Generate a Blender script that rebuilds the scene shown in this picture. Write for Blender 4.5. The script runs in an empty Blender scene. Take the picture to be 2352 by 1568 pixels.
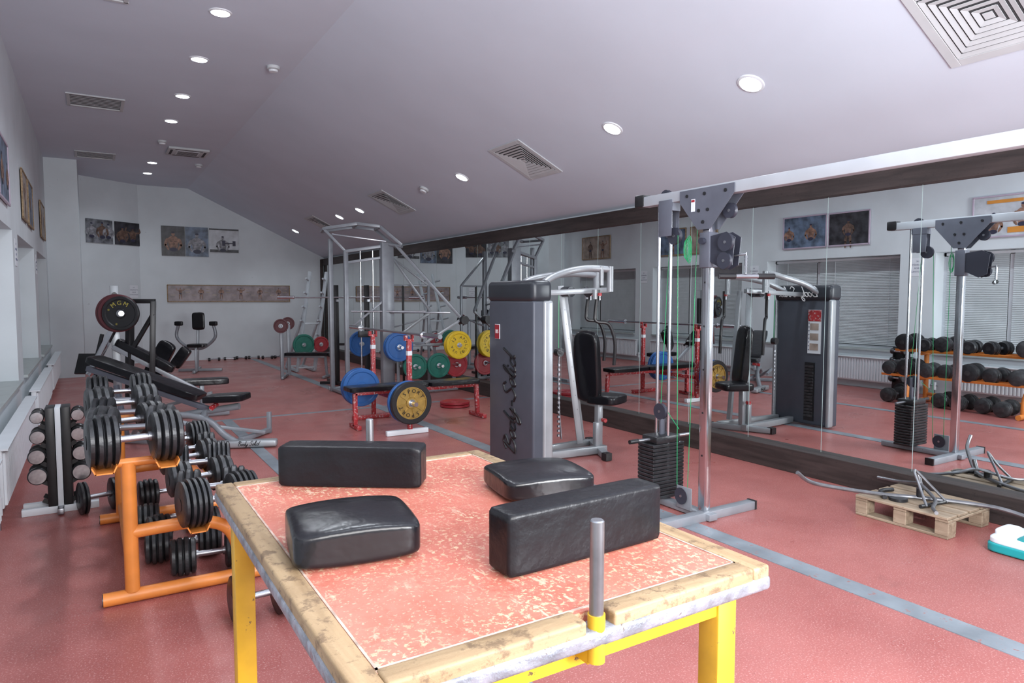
import bpy,bmesh,math,random
from mathutils import Matrix,Vector,Euler
random.seed(7)
R=math.radians
COL=bpy.context.scene.collection
# ------------------------------------------------------------ materials
def M(name,col,rough=.5,metal=0.,var=.08,scale=6.,bump=0.,bscale=60.,coat=0.,emit=0.,dirt=None,dirtamt=.5,spec=.5):
    m=bpy.data.materials.new(name);m.use_nodes=True
    nt=m.node_tree;N=nt.nodes;L=nt.links;b=N['Principled BSDF']
    b.inputs['Roughness'].default_value=rough;b.inputs['Metallic'].default_value=metal
    b.inputs['Coat Weight'].default_value=coat;b.inputs['Specular IOR Level'].default_value=spec
    tc=N.new('ShaderNodeTexCoord');n=N.new('ShaderNodeTexNoise');n.inputs['Scale'].default_value=scale;n.inputs['Detail'].default_value=5
    L.new(tc.outputs['Object'],n.inputs['Vector'])
    cr=N.new('ShaderNodeValToRGB');cr.color_ramp.elements[0].position=.3;cr.color_ramp.elements[1].position=.7
    cr.color_ramp.elements[0].color=(*[max(0,c*(1-var)) for c in col],1);cr.color_ramp.elements[1].color=(*[min(1,c*(1+var)) for c in col],1)
    L.new(n.outputs['Fac'],cr.inputs['Fac']);out=cr.outputs['Color']
    if dirt:
        n2=N.new('ShaderNodeTexNoise');n2.inputs['Scale'].default_value=scale*4;n2.inputs['Detail'].default_value=8;n2.inputs['Roughness'].default_value=.7
        L.new(tc.outputs['Object'],n2.inputs['Vector'])
        r2=N.new('ShaderNodeValToRGB');r2.color_ramp.elements[0].position=1-dirtamt;r2.color_ramp.elements[1].position=min(1,1-dirtamt+.04)
        L.new(n2.outputs['Fac'],r2.inputs['Fac'])
        mx=N.new('ShaderNodeMix');mx.data_type='RGBA';L.new(r2.outputs['Color'],mx.inputs['Factor']);L.new(out,mx.inputs['A']);mx.inputs['B'].default_value=(*dirt,1)
        out=mx.outputs['Result']
    L.new(out,b.inputs['Base Color'])
    if bump:
        n3=N.new('ShaderNodeTexNoise');n3.inputs['Scale'].default_value=bscale;n3.inputs['Detail'].default_value=4
        L.new(tc.outputs['Object'],n3.inputs['Vector'])
        bp=N.new('ShaderNodeBump');bp.inputs['Strength'].default_value=bump;bp.inputs['Distance'].default_value=.01
        L.new(n3.outputs['Fac'],bp.inputs['Height']);L.new(bp.outputs['Normal'],b.inputs['Normal'])
    if emit:
        b.inputs['Emission Color'].default_value=(*col,1);b.inputs['Emission Strength'].default_value=emit
    return m
def ramp(N,p0,c0,p1,c1):
    r=N.new('ShaderNodeValToRGB');e=r.color_ramp.elements;e[0].position=p0;e[0].color=c0;e[1].position=p1;e[1].color=c1;return r
def mix(N,L,fac,a,b):
    mx=N.new('ShaderNodeMix');mx.data_type='RGBA';L.new(fac,mx.inputs['Factor'])
    if isinstance(a,tuple):mx.inputs['A'].default_value=a
    else:L.new(a,mx.inputs['A'])
    if isinstance(b,tuple):mx.inputs['B'].default_value=b
    else:L.new(b,mx.inputs['B'])
    return mx.outputs['Result']
def floor_mat():
    m=bpy.data.materials.new('red_speckled_floor');m.use_nodes=True;nt=m.node_tree;N=nt.nodes;L=nt.links;b=N['Principled BSDF']
    tc=N.new('ShaderNodeTexCoord')
    def noise(s,d=5,r=.5):
        n=N.new('ShaderNodeTexNoise');n.inputs['Scale'].default_value=s;n.inputs['Detail'].default_value=d;n.inputs['Roughness'].default_value=r
        L.new(tc.outputs['Object'],n.inputs['Vector']);return n.outputs['Fac']
    base=ramp(N,.32,(.31,.088,.080,1),.7,(.42,.142,.128,1));L.new(noise(.9,8,.65),base.inputs['Fac'])
    sp=ramp(N,.57,(0,0,0,1),.66,(.5,.5,.5,1));L.new(noise(130,2),sp.inputs['Fac'])
    c=mix(N,L,sp.outputs['Color'],base.outputs['Color'],(.64,.41,.38,1))
    dk=ramp(N,.60,(0,0,0,1),.70,(.4,.4,.4,1));L.new(noise(110,2),dk.inputs['Fac'])
    c=mix(N,L,dk.outputs['Color'],c,(.17,.04,.04,1))
    st=ramp(N,.62,(0,0,0,1),.76,(.5,.5,.5,1));L.new(noise(3.2,7,.65),st.inputs['Fac'])
    c=mix(N,L,st.outputs['Color'],c,(.23,.08,.072,1))
    sc=ramp(N,.60,(0,0,0,1),.80,(.4,.4,.4,1));L.new(noise(1.7,9,.75),sc.inputs['Fac'])
    c=mix(N,L,sc.outputs['Color'],c,(.50,.26,.245,1))
    L.new(c,b.inputs['Base Color'])
    rr=ramp(N,.3,(.25,.25,.25,1),.7,(.44,.44,.44,1));L.new(noise(2.2,6),rr.inputs['Fac']);L.new(rr.outputs['Color'],b.inputs['Roughness'])
    bp=N.new('ShaderNodeBump');bp.inputs['Strength'].default_value=.12;bp.inputs['Distance'].default_value=.004
    L.new(noise(40,3),bp.inputs['Height']);L.new(bp.outputs['Normal'],b.inputs['Normal'])
    return m
def tabletop_mat():
    m=bpy.data.materials.new('worn_red_tabletop');m.use_nodes=True;nt=m.node_tree;N=nt.nodes;L=nt.links;b=N['Principled BSDF']
    tc=N.new('ShaderNodeTexCoord')
    def noise(s,d=5,r=.5,dist=0,off=0,sc=(1,1,1),rot=0):
        mp=N.new('ShaderNodeMapping');mp.inputs['Location'].default_value=(off,off*2,0);mp.inputs['Scale'].default_value=sc;mp.inputs['Rotation'].default_value=(0,0,rot);L.new(tc.outputs['Object'],mp.inputs['Vector'])
        n=N.new('ShaderNodeTexNoise');n.inputs['Scale'].default_value=s;n.inputs['Detail'].default_value=d;n.inputs['Roughness'].default_value=r;n.inputs['Distortion'].default_value=dist
        L.new(mp.outputs['Vector'],n.inputs['Vector']);return n.outputs['Fac']
    def mul(a,c):
        mu=N.new('ShaderNodeMath');mu.operation='MULTIPLY';L.new(a,mu.inputs[0]);L.new(c,mu.inputs[1]);return mu.outputs[0]
    base=ramp(N,.3,(.43,.12,.08,1),.72,(.58,.20,.15,1));L.new(noise(7,9,.75),base.inputs['Fac'])
    big=ramp(N,.40,(0,0,0,1),.58,(1,1,1,1));L.new(noise(4.2,5,.6),big.inputs['Fac'])
    fine=ramp(N,.56,(0,0,0,1),.60,(1,1,1,1));L.new(noise(85,4,.6,.2),fine.inputs['Fac'])
    c=mix(N,L,mul(big.outputs['Color'],fine.outputs['Color']),base.outputs['Color'],(.64,.45,.29,1))
    scr=ramp(N,.60,(0,0,0,1),.65,(.75,.75,.75,1));L.new(noise(70,4,.6,.2,3,(1,.3,1),.6),scr.inputs['Fac'])
    c=mix(N,L,mul(scr.outputs['Color'],big.outputs['Color']),c,(.68,.49,.36,1))
    sm=ramp(N,.60,(0,0,0,1),.66,(.6,.6,.6,1));L.new(noise(150,3,.55,.1,5),sm.inputs['Fac'])
    c=mix(N,L,sm.outputs['Color'],c,(.66,.42,.30,1))
    dk=ramp(N,.55,(0,0,0,1),.70,(.6,.6,.6,1));L.new(noise(13,8,.75,0,7),dk.inputs['Fac'])
    c=mix(N,L,dk.outputs['Color'],c,(.31,.075,.05,1))
    L.new(c,b.inputs['Base Color']);b.inputs['Roughness'].default_value=.36
    return m
def wood_mat(name,c0,c1,axis=0,scale=9,dark=(.10,.06,.035,1),chip=.58,cs=34):
    m=bpy.data.materials.new(name);m.use_nodes=True;nt=m.node_tree;N=nt.nodes;L=nt.links;b=N['Principled BSDF']
    tc=N.new('ShaderNodeTexCoord');mp=N.new('ShaderNodeMapping');s=[scale*4]*3;s[axis]=scale*.35;mp.inputs['Scale'].default_value=s
    L.new(tc.outputs['Object'],mp.inputs['Vector'])
    n=N.new('ShaderNodeTexNoise');n.inputs['Scale'].default_value=1;n.inputs['Detail'].default_value=6;n.inputs['Distortion'].default_value=.6;L.new(mp.outputs['Vector'],n.inputs['Vector'])
    r=ramp(N,.3,(*c0,1),.7,(*c1,1));L.new(n.outputs['Fac'],r.inputs['Fac'])
    n2=N.new('ShaderNodeTexNoise');n2.inputs['Scale'].default_value=cs;n2.inputs['Detail'].default_value=8;n2.inputs['Roughness'].default_value=.7;L.new(tc.outputs['Object'],n2.inputs['Vector'])
    r2=ramp(N,chip,(0,0,0,1),chip+.10,(.7,.7,.7,1));L.new(n2.outputs['Fac'],r2.inputs['Fac'])
    c=mix(N,L,r2.outputs['Color'],r.outputs['Color'],dark)
    L.new(c,b.inputs['Base Color']);b.inputs['Roughness'].default_value=.6
    bp=N.new('ShaderNodeBump');bp.inputs['Strength'].default_value=.5;bp.inputs['Distance'].default_value=.003;L.new(n2.outputs['Fac'],bp.inputs['Height']);L.new(bp.outputs['Normal'],b.inputs['Normal'])
    return m
FLOOR=floor_mat();TTOP=tabletop_mat()
WALL=M('painted_wall',(.61,.665,.70),.7,var=.06,scale=1.5,dirt=(.50,.54,.57),dirtamt=.33)
CEIL=M('ceiling_paint',(.60,.665,.755),.85,var=.03,scale=1.2)
WOODX=wood_mat('pale_wood_x',(.21,.135,.07),(.38,.27,.155),0,chip=.52)
WOODY=wood_mat('pale_wood_y',(.21,.135,.07),(.38,.27,.155),1,chip=.52)
PALW=wood_mat('pallet_wood',(.21,.155,.105),(.38,.30,.215),1,7,chip=.60)
DARKW=wood_mat('dark_wood_trim',(.018,.013,.012),(.045,.032,.03),1,6,(.01,.008,.008,1))
TAPE=M('silver_duct_tape',(.24,.25,.29),.38,.4,var=.4,scale=25,bump=.6,bscale=40,dirt=(.12,.09,.07),dirtamt=.38)
YEL=M('yellow_paint',(.60,.35,.02),.4,var=.14,scale=10,dirt=(.10,.07,.03),dirtamt=.37)
ORG=M('orange_paint',(.74,.25,.05),.38,var=.1,scale=10,dirt=(.16,.07,.04),dirtamt=.34)
VINYL=M('black_vinyl',(.006,.006,.008),.25,var=.2,scale=8,bump=.5,bscale=11,spec=.38)
VINYLT=M('black_tape_wrap',(.007,.007,.009),.36,var=.2,scale=8,bump=.4,bscale=20,spec=.24)
IRON=M('black_iron',(.020,.021,.024),.36,.25,var=.4,scale=20,bump=.2,bscale=50)
IRON2=M('worn_iron',(.07,.07,.075),.36,.7,var=.4,scale=20)
CHROME=M('chrome',(.62,.63,.66),.18,1,var=.05)
DCHROME=M('dull_chrome_face',(.34,.33,.34),.30,1,var=.25,scale=20)
STEEL=M('brushed_steel',(.36,.37,.40),.3,.9,var=.1,scale=12)
DSTEEL=M('dull_steel_bar',(.22,.225,.24),.35,.8,var=.2,scale=15)
GREYP=M('grey_metal_paint',(.26,.28,.31),.4,.25,var=.1,scale=8,dirt=(.12,.12,.13),dirtamt=.34)
LGREY=M('silver_grey_paint',(.32,.34,.36),.38,.35,var=.08)
BEAMP=M('silver_beam_paint',(.47,.50,.54),.4,.15,var=.08,scale=3)
PALEG=M('pale_grey_paint',(.44,.48,.52),.4,.1,var=.1)
SLATE=M('slate_grey_shroud',(.066,.074,.095),.45,.1,var=.08)
SLATE2=M('dark_shroud',(.026,.030,.038),.38,.1,var=.08)
NAVY=M('navy_grey_metal',(.13,.14,.175),.4,.3,var=.1)
NAVY2=M('dark_pulley_nylon',(.035,.038,.055),.4,.1,var=.1)
BLACKP=M('black_paint',(.014,.014,.016),.4,.1,var=.2)
WHITE=M('white_paint',(.70,.74,.78),.45,var=.03)
OFFW=M('vent_grey_white',(.52,.55,.57),.6,var=.05)
VENTD=M('vent_shadow',(.05,.05,.055),.8)
RED=M('red_paint',(.36,.025,.03),.4,var=.15,scale=9,dirt=(.50,.46,.46),dirtamt=.44)
REDP=M('red_plate',(.30,.02,.03),.4,var=.12)
DRED=M('dark_red_rubber',(.085,.016,.022),.5,var=.15)
BLUE=M('blue_plate_paint',(.020,.105,.33),.4,var=.12,scale=12)
YELP=M('yellow_plate_paint',(.72,.49,.02),.4,var=.1,scale=12)
GREEN=M('green_plate_paint',(.008,.13,.095),.42,var=.15,scale=12)
GOLD=M('gold_paint',(.40,.26,.07),.35,.5,var=.2,scale=14)
YTXT=M('yellow_lettering',(.36,.30,.05),.5)
BTXT=M('black_lettering',(.004,.004,.006),.4)
WTXT=M('white_lettering',(.8,.8,.8),.4)
CABLE=M('green_cable',(.015,.27,.10),.3)
STRIPE=M('worn_grey_floor_tape',(.20,.23,.26),.4,var=.25,scale=5,dirt=(.28,.13,.12),dirtamt=.40)
MIRM=M('mirror_glass',(.82,.86,.86),.0,1,var=0)
SEAM=M('mirror_seam_painted_glow',(.8,.86,.88),.3,var=0,emit=.4)  # pale backing board, no lamp; glow put into the material to brighten mirror seams
LAMP=M('downlight_lens',(.85,.95,1),.5,var=0,emit=14)
GLASS=M('dark_window_glass',(.02,.025,.03),.1)
BLIND=M('grey_blind_slats',(.52,.56,.58),.5,var=.06)
SILL=M('stone_sill',(.36,.40,.40),.4,var=.1)
PAPER=M('notice_paper',(.72,.75,.8),.6,var=.02)
INK=M('notice_ink',(.15,.17,.25),.6)
TEAL=M('teal_plastic',(.01,.30,.32),.35)
SKIN=M('printed_skin',(.24,.135,.095),.5,var=.6,scale=14)
SKIND=M('printed_skin_shade',(.10,.055,.045),.5,var=.6,scale=14)
SKIN2=M('printed_grey_skin',(.24,.245,.27),.5,var=.6,scale=14)
SKINB=M('printed_brown_skin',(.13,.08,.06),.5,var=.6,scale=14)
PBLK=M('poster_black',(.035,.035,.042),.4,var=.8,scale=7)
PGRY=M('poster_grey',(.15,.16,.18),.4,var=.8,scale=7)
PBLU=M('poster_blue',(.11,.15,.22),.4,var=.7,scale=6)
PWHT=M('poster_white',(.50,.53,.57),.4,var=.2,scale=6)
PTAN=M('poster_tan',(.32,.26,.22),.4,var=.4,scale=6)
PMAU=M('banner_mauve',(.27,.225,.235),.4,var=.4,scale=5)
SHORT=M('printed_shorts',(.03,.03,.06),.5)
PORG=M('printed_orange',(.6,.25,.04),.5)
# ------------------------------------------------------------ builder
def textmesh(body,size,extr=.001,align='CENTER',shear=0):
    cu=bpy.data.curves.new('tmp','FONT');cu.body=body;cu.size=size;cu.extrude=extr;cu.align_x=align;cu.align_y='CENTER';cu.resolution_u=3;cu.shear=shear
    o=bpy.data.objects.new('tmp',cu);COL.objects.link(o);bpy.context.view_layer.update()
    me=bpy.data.meshes.new_from_object(o.evaluated_get(bpy.context.evaluated_depsgraph_get()))
    bpy.data.objects.remove(o);bpy.data.curves.remove(cu);return me
def align(d):
    d=Vector(d).normalized();return d.to_track_quat('Z','Y').to_matrix().to_4x4()
SCRIPT={'B':(.62,[[(0,0),(.05,.5),(.14,1.0)],[(-.12,.82),(.15,1.06),(.48,.88),(.2,.55),(.55,.35),(.35,.02),(-.05,.04)]]),
'o':(.40,[[(.2,.45),(.02,.25),(.12,.0),(.33,.15),(.3,.4),(.2,.43),(.45,.40)]]),
'd':(.52,[[(.35,.4),(.1,.42),(.0,.15),(.15,0),(.35,.2),(.56,1.05)],[(.44,.5),(.38,.1),(.55,.04)]]),
'y':(.52,[[(.0,.45),(.05,.1),(.2,.05),(.40,.45)],[(.40,.45),(.27,-.25),(.05,-.45),(.0,-.22),(.5,.12)]]),
'-':(.40,[[(.05,.3),(.3,.32)]]),' ':(.35,[]),
'S':(.60,[[(.6,.82),(.4,1.06),(.12,.85),(.3,.55),(.48,.3),(.25,.0),(-.08,.15)]]),
'l':(.30,[[(.0,.1),(.25,.7),(.32,1.05),(.18,.9),(.08,.2),(.2,0),(.33,.1)]]),
'i':(.27,[[(.06,.45),(.02,.1),(.12,0),(.28,.1)],[(.12,.62),(.15,.68)]])}
BS=1.0
class B:
    def __init__(s):
        s.bm=bmesh.new();s.ly=s.bm.faces.layers.int.new('painted');s.mats=[]
    def fin(s,m):
        if m not in s.mats:s.mats.append(m)
        i=s.mats.index(m);ly=s.ly
        for f in s.bm.faces:
            if not f[ly]:f.material_index=i;f[ly]=1
        return s
    def box(s,c,size,m,rot=None,bev=0,seg=2):
        mt=Matrix.Translation(Vector(c))
        if rot:mt=mt@(rot.to_4x4() if not isinstance(rot,tuple) else Euler([R(a) for a in rot]).to_matrix().to_4x4())
        r=bmesh.ops.create_cube(s.bm,size=1,matrix=mt@Matrix.Diagonal((*size,1)))
        if bev:
            es=list({e for v in r['verts'] for e in v.link_edges})
            bmesh.ops.bevel(s.bm,geom=es,offset=bev,segments=seg,affect='EDGES',profile=.5)
        return s.fin(m)
    def cyl(s,a,b,r,m,seg=20,r2=None):
        a=Vector(a);b=Vector(b);d=b-a
        bmesh.ops.create_cone(s.bm,cap_ends=True,segments=seg,radius1=r,radius2=r if r2 is None else r2,depth=d.length,matrix=Matrix.Translation((a+b)/2)@align(d))
        return s.fin(m)
    def beam(s,a,b,w,h,m,bev=.004):
        w*=BS;h*=BS
        a=Vector(a);b=Vector(b);d=(b-a);z=d.normalized();up=Vector((0,0,1))
        x=up.cross(z)
        if x.length<.05:x=Vector((1,0,0))
        x.normalize();y=z.cross(x)
        rot=Matrix((x,y,z)).transposed()
        return s.box((a+b)/2,(w,h,d.length),m,rot,bev)
    def tube(s,pts,r,m,seg=12,smooth=True,closed=False):
        P=[Vector(p) for p in pts]
        if smooth and len(P)>2:
            Q=[]
            n=len(P)
            for i in range(n-1):
                p0=P[max(i-1,0)];p1=P[i];p2=P[i+1];p3=P[min(i+2,n-1)]
                for k in range(6):
                    t=k/6
                    Q.append(.5*((2*p1)+(-p0+p2)*t+(2*p0-5*p1+4*p2-p3)*t*t+(-p0+3*p1-3*p2+p3)*t**3))
            Q.append(P[-1]);P=Q
        rings=[];n=len(P);ref=None
        for i,p in enumerate(P):
            if i==0:d=P[1]-P[0]
            elif i==n-1:d=P[-1]-P[-2]
            else:d=(P[i+1]-P[i-1])
            d.normalize()
            if ref is None:
                ref=Vector((0,0,1)) if abs(d.z)<.9 else Vector((1,0,0))
            x=(ref-d*ref.dot(d)).normalized();ref=x;y=d.cross(x)
            rings.append([s.bm.verts.new(p+r*(x*math.cos(2*math.pi*k/seg)+y*math.sin(2*math.pi*k/seg))) for k in range(seg)])
        for i in range(n-1):
            for k in range(seg):
                s.bm.faces.new((rings[i][k],rings[i][(k+1)%seg],rings[i+1][(k+1)%seg],rings[i+1][k]))
        s.bm.faces.new(rings[0][::-1]);s.bm.faces.new(rings[-1])
        return s.fin(m)
    def script(s,body,size,mt,m,shear=.25,r=.05):
        tot=sum(SCRIPT[c][0] for c in body);x=-tot/2
        for c in body:
            w,st=SCRIPT[c]
            for ln in st:
                s.tube([mt@Vector(((x+px+shear*py)*size,(py-.4)*size,0)) for px,py in ln],r*size,m,6)
            x+=w
        return s
    def lathe(s,prof,o,axis,m,seg=40,closed=False):
        mt=Matrix.Translation(Vector(o))@align(axis);rings=[]
        for (r,z) in prof:
            rings.append([s.bm.verts.new(mt@Vector((r*math.cos(2*math.pi*k/seg),r*math.sin(2*math.pi*k/seg),z))) for k in range(seg)])
        n=len(rings)
        for i in range(n if closed else n-1):
            a=rings[i];b=rings[(i+1)%n]
            for k in range(seg):s.bm.faces.new((a[k],a[(k+1)%seg],b[(k+1)%seg],b[k]))
        if not closed:
            s.bm.faces.new(rings[0][::-1]);s.bm.faces.new(rings[-1])
        return s.fin(m)
    def cushion(s,c,size,m,rot=None,k=8,puff=.1,cuts=9):
        mt=Matrix.Translation(Vector(c))
        if rot:mt=mt@Euler([R(a) for a in rot]).to_matrix().to_4x4()
        r=bmesh.ops.create_cube(s.bm,size=2)
        vs0=set(r['verts']);es=list({e for v in r['verts'] for e in v.link_edges})
        before=set(v for v in s.bm.verts if v not in vs0)
        bmesh.ops.subdivide_edges(s.bm,edges=es,cuts=cuts,use_grid_fill=True)
        for v in s.bm.verts:
            if v in before:continue
            p=v.co.copy()
            n=(abs(p.x)**k+abs(p.y)**k+abs(p.z)**k)**(1/k)
            p/=n
            bz=1+puff*(1-p.x**2)*(1-p.y**2)-puff*.6*(p.x**2*p.y**2)
            v.co=mt@Vector((p.x*size[0]/2,p.y*size[1]/2,p.z*size[2]/2*bz))
        return s.fin(m)
    def poly(s,pts,m,th=None,dirv=None):
        vs=[s.bm.verts.new(Vector(p)) for p in pts];f=s.bm.faces.new(vs)
        if th:
            r=bmesh.ops.extrude_face_region(s.bm,geom=[f])
            for v in r['geom']:
                if isinstance(v,bmesh.types.BMVert):v.co+=Vector(dirv).normalized()*th
        return s.fin(m)
    def text(s,body,size,mt,m,extr=.001,align='CENTER',shear=0):
        me=textmesh(body,size,extr,align,shear);me.transform(mt)
        n0=len(s.bm.faces);s.bm.from_mesh(me);bpy.data.meshes.remove(me)
        s.ly=s.bm.faces.layers.int.get('painted') or s.bm.faces.layers.int.new('painted')
        s.bm.faces.ensure_lookup_table()
        for i in range(n0,len(s.bm.faces)):s.bm.faces[i][s.ly]=0
        return s.fin(m)
    def obj(s,name,parent=None,world=False,label=None,smooth=35,**kw):
        s.bm.faces.layers.int.remove(s.ly)
        bmesh.ops.recalc_face_normals(s.bm,faces=s.bm.faces)
        if parent is not None and world:s.bm.transform(TM[parent.name].inverted())
        me=bpy.data.meshes.new(name);s.bm.to_mesh(me);s.bm.free()
        for m in s.mats:me.materials.append(m)
        if smooth:
            me.shade_smooth();me.set_sharp_from_angle(angle=R(smooth))
        o=bpy.data.objects.new(name,me);COL.objects.link(o)
        if parent is not None:o.parent=parent
        if label:o['label']=label
        for k,v in kw.items():o[k]=v
        return o
TM={}
def E(name,label,cat,loc=(0,0,0),rot=(0,0,0),group=None):
    e=bpy.data.objects.new(name,None);COL.objects.link(e);e.empty_display_size=.1
    e.location=loc;e.rotation_euler=[R(a) for a in rot]
    TM[e.name]=Matrix.Translation(Vector(loc))@Euler([R(a) for a in rot]).to_matrix().to_4x4()
    e['label']=label;e['category']=cat
    if group:e['group']=group
    return e
def dup(e,loc,rot=None,label=None):
    n=e.copy();COL.objects.link(n);n.location=loc
    if rot is not None:n.rotation_euler=[R(a) for a in rot]
    TM[n.name]=Matrix.Translation(Vector(loc))@n.rotation_euler.to_matrix().to_4x4()
    if label:n['label']=label
    def rec(src,dst):
        for ch in list(src.children):
            k=ch.copy();COL.objects.link(k);k.parent=dst;rec(ch,k)
    rec(e,n);return n
def struct(b,name,smooth=0):
    o=b.obj(name,smooth=smooth);o['kind']='structure';return o
# ------------------------------------------------------------ room shell
XL=-.68;XR=5.35;YB=18.3;YF=-2.2;ZF=4.16;XFold=2.07;SL=.479
zc=lambda x:ZF-SL*(x-XFold)
struct(B().box(((XL-.4+XR+.3)/2,(YB+YF)/2,-.05),(XR-XL+.7,YB-YF+.4,.1),FLOOR),'floor')
wins=[(-.05,2.55),(3.1,5.7),(6.25,8.84),(9.45,12.05),(12.65,15.2)]
b=B();T=.36;xc=XL-T/2
b.box((xc,(YB+YF)/2,.32),(T,YB-YF,.64),WALL)
b.box((xc,(YB+YF)/2,(2.25+4.3)/2),(T,YB-YF,4.3-2.25),WALL)
prev=YF
for a,c in wins+[(YB,YB)]:
    if a>prev:b.box((xc,(prev+a)/2,1.445),(T,a-prev,1.61),WALL)
    prev=c
struct(b,'wall_left')
b=B();b.box(((XL-.4+XR+.2)/2,YB+.1,2.1),(XR-XL+.6,.2,4.4),WALL)
b.box(((XL-.15)/2-.0,(15.6+YB)/2,2.1),(-.15-XL,YB-15.6,4.2),WALL)
b.poly([(-.15,17.5,0),(1.0,YB,0),(-.15,YB,0)],WALL,4.17,(0,0,1))
struct(b,'wall_back')
struct(B().box((XR+.1,(YB+YF)/2,1.4),(.2,YB-YF,2.8),WALL),'wall_right')
b=B();b.box(((XL-.4+XFold)/2,(YB+YF)/2,ZF+.05),(XFold-XL+.4,YB-YF+.4,.1),CEIL)
x2=XR+.2
b.poly([(XFold,YF-.2,ZF),(x2,YF-.2,zc(x2)),(x2,YF-.2,zc(x2)+.12),(XFold,YF-.2,ZF+.1)],CEIL,YB-YF+.4,(0,1,0))
struct(b,'ceiling')
struct(B().box((5.285,(YB+YF)/2,.105),(.13,YB-YF,.21),DARKW,bev=.006),'baseboard_right')
struct(B().box((5.31,(YB+YF)/2,2.475),(.08,YB-YF,.17),DARKW,bev=.004),'trim_1')
struct(B().box((5.27,YB-.04,1.3),(.07,.07,2.5),DARKW),'trim_2')
struct(B().box((3.42,8,.002),(.15,20,.004),STRIPE),'trim_3')
struct(B().box((1.40,4.6,.002),(.12,9.2,.004),STRIPE),'trim_4')
b=B();b.box((2.0,9.15,.0015),(6.4,.08,.003),STRIPE);struct(b,'trim_5')
struct(B().box((5.345,(YB+YF)/2,1.3),(.01,YB-YF,2.2),SEAM),'trim_6')  # backing board behind the mirrors; its painted-in glow shows through the panel gaps
y=2.79+.768*-6
first=None
while y<YB-.1:
    y2=min(y+.768,YB-.02)
    if first is None or y2-y<.76:
        o=B().box((0,0,0),(.012,y2-y-.005,2.19),MIRM).obj('mirror_panel',smooth=0)
        if first is None:first=o
    else:
        o=first.copy();COL.objects.link(o)
    o.location=(5.325,(y+y2)/2,1.3)
    o['label']='tall frameless wall mirror panel above dark wooden ledge';o['category']='mirror';o['group']='mirror panels along the wall'
    y+=.768
# windows, blinds, sills, radiators
for i,(a,c) in enumerate(wins):
    w=c-a;ym=(a+c)/2;xg=XL-.30
    b=B()
    b.box((xg-.03,ym,1.45),(.01,w,1.6),GLASS)
    for z in (.68,2.22):b.box((xg,ym,z),(.06,w,.06),WHITE)
    for yy in (a+.03,c-.03,ym+.35):b.box((xg,yy,1.45),(.06,.06,1.6),WHITE)
    b.box((XL-.16,ym,.655),(.40,w,.03),SILL)
    struct(b,'window_%d'%(i+1))
    b=B()
    for half in ((a+.06,ym+.32),(ym+.38,c-.06)):
        for q in range(54):
            b.box((xg+.05,(half[0]+half[1])/2,.735+q*.0272),(.028,half[1]-half[0],.002),BLIND,rot=(0,68,0))
    b.box((xg+.05,ym,2.22),(.04,w-.1,.04),WHITE)
    for yy in (a+.3,ym,c-.3):b.cyl((xg+.067,yy,.72),(xg+.067,yy,2.2),.003,WHITE,6)
    o=b.obj('window_blind',smooth=0,label='grey horizontal slatted blind closed in deep window recess',category='blind',group='window blinds')
rad=E('radiator','long white ribbed panel radiator below the window sill','radiator',(-.57,7.1,0),group='wall radiators')
b=B();b.box((0,0,.32),(.05,2.9,.40),WHITE,bev=.01)
for q in range(58):b.box((.032,-1.42+q*.05,.32),(.02,.028,.36),WHITE,bev=.004,seg=1)
b.box((.01,0,.525),(.10,2.92,.012),WHITE);b.obj('panel',rad)
for yy in (-1.2,1.2):
    b=B();b.box((-.05,yy,.3),(.06,.04,.3),WHITE);b.obj('wall_bracket',rad)
b=B();b.cyl((.0,-1.45,.17),(.0,-1.56,.17),.012,STEEL,10);b.cyl((0,-1.52,.1),(0,-1.52,.22),.02,WHITE,12);b.cyl((0,-1.52,0),(0,-1.52,.1),.009,STEEL,8);b.obj('valve',rad)
for yy in (3.85,10.5,13.9):dup(rad,(-.57,yy,0))
# ------------------------------------------------------------ ceiling fixtures
dl=E('recessed_downlight','round white recessed ceiling downlight glowing cool white','light',(1.10,6.9,ZF),group='recessed ceiling downlights')
b=B();b.lathe([(.078,-.002),(.082,-.012),(.098,-.008),(.102,0.0)],(0,0,0),(0,0,1),WHITE,36);b.obj('trim_ring',dl)
b=B();b.lathe([(.076,-.0135),(.05,-.018),(.01,-.019)],(0,0,0),(0,0,1),LAMP,36);b.obj('lens',dl)
SLA=math.degrees(math.atan(SL))
def spot(p,e,rot=(0,0,0)):
    l=bpy.data.lights.new('downlight_beam','SPOT');l.energy=e;l.spot_size=R(150);l.spot_blend=.8;l.shadow_soft_size=.08;l.color=(.88,.94,1)
    o=bpy.data.objects.new('downlight_beam',l);o.location=p;o.rotation_euler=[R(a) for a in rot];COL.objects.link(o)
SPE=62
spot((1.10,6.9,ZF-.05),SPE)
for yy in (5.4,3.9,2.4,.8,8.35,9.96,11.44,15.13,16.45):
    dup(dl,(1.10,yy,ZF));spot((1.10,yy,ZF-.05),SPE*(.8 if yy>12 else 1))
for yy in (.3,3.48,5.06,8.12,12.15,13.34,16.74):
    dup(dl,(4.22,yy,zc(4.22)),(0,SLA,0));spot((4.20,yy,zc(4.22)-.05),SPE*(.6 if yy>12 else .85))
sd=E('smoke_detector','small round white ceiling smoke detector','smoke detector',(1.85,8.18,ZF),group='smoke detectors')
b=B();b.lathe([(.01,-.062),(.045,-.060),(.05,-.045),(.052,-.04)],(0,0,0),(0,0,1),WHITE,28);b.obj('sensor_head',sd)
b=B();b.lathe([(.052,-.036),(.07,-.03),(.072,0)],(0,0,0),(0,0,1),OFFW,28);b.obj('mount',sd)
dup(sd,(1.10,12.96,ZF));dup(sd,(1.90,14.9,ZF));dup(sd,(4.21,9.29,zc(4.21)),(0,SLA,0))
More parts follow.
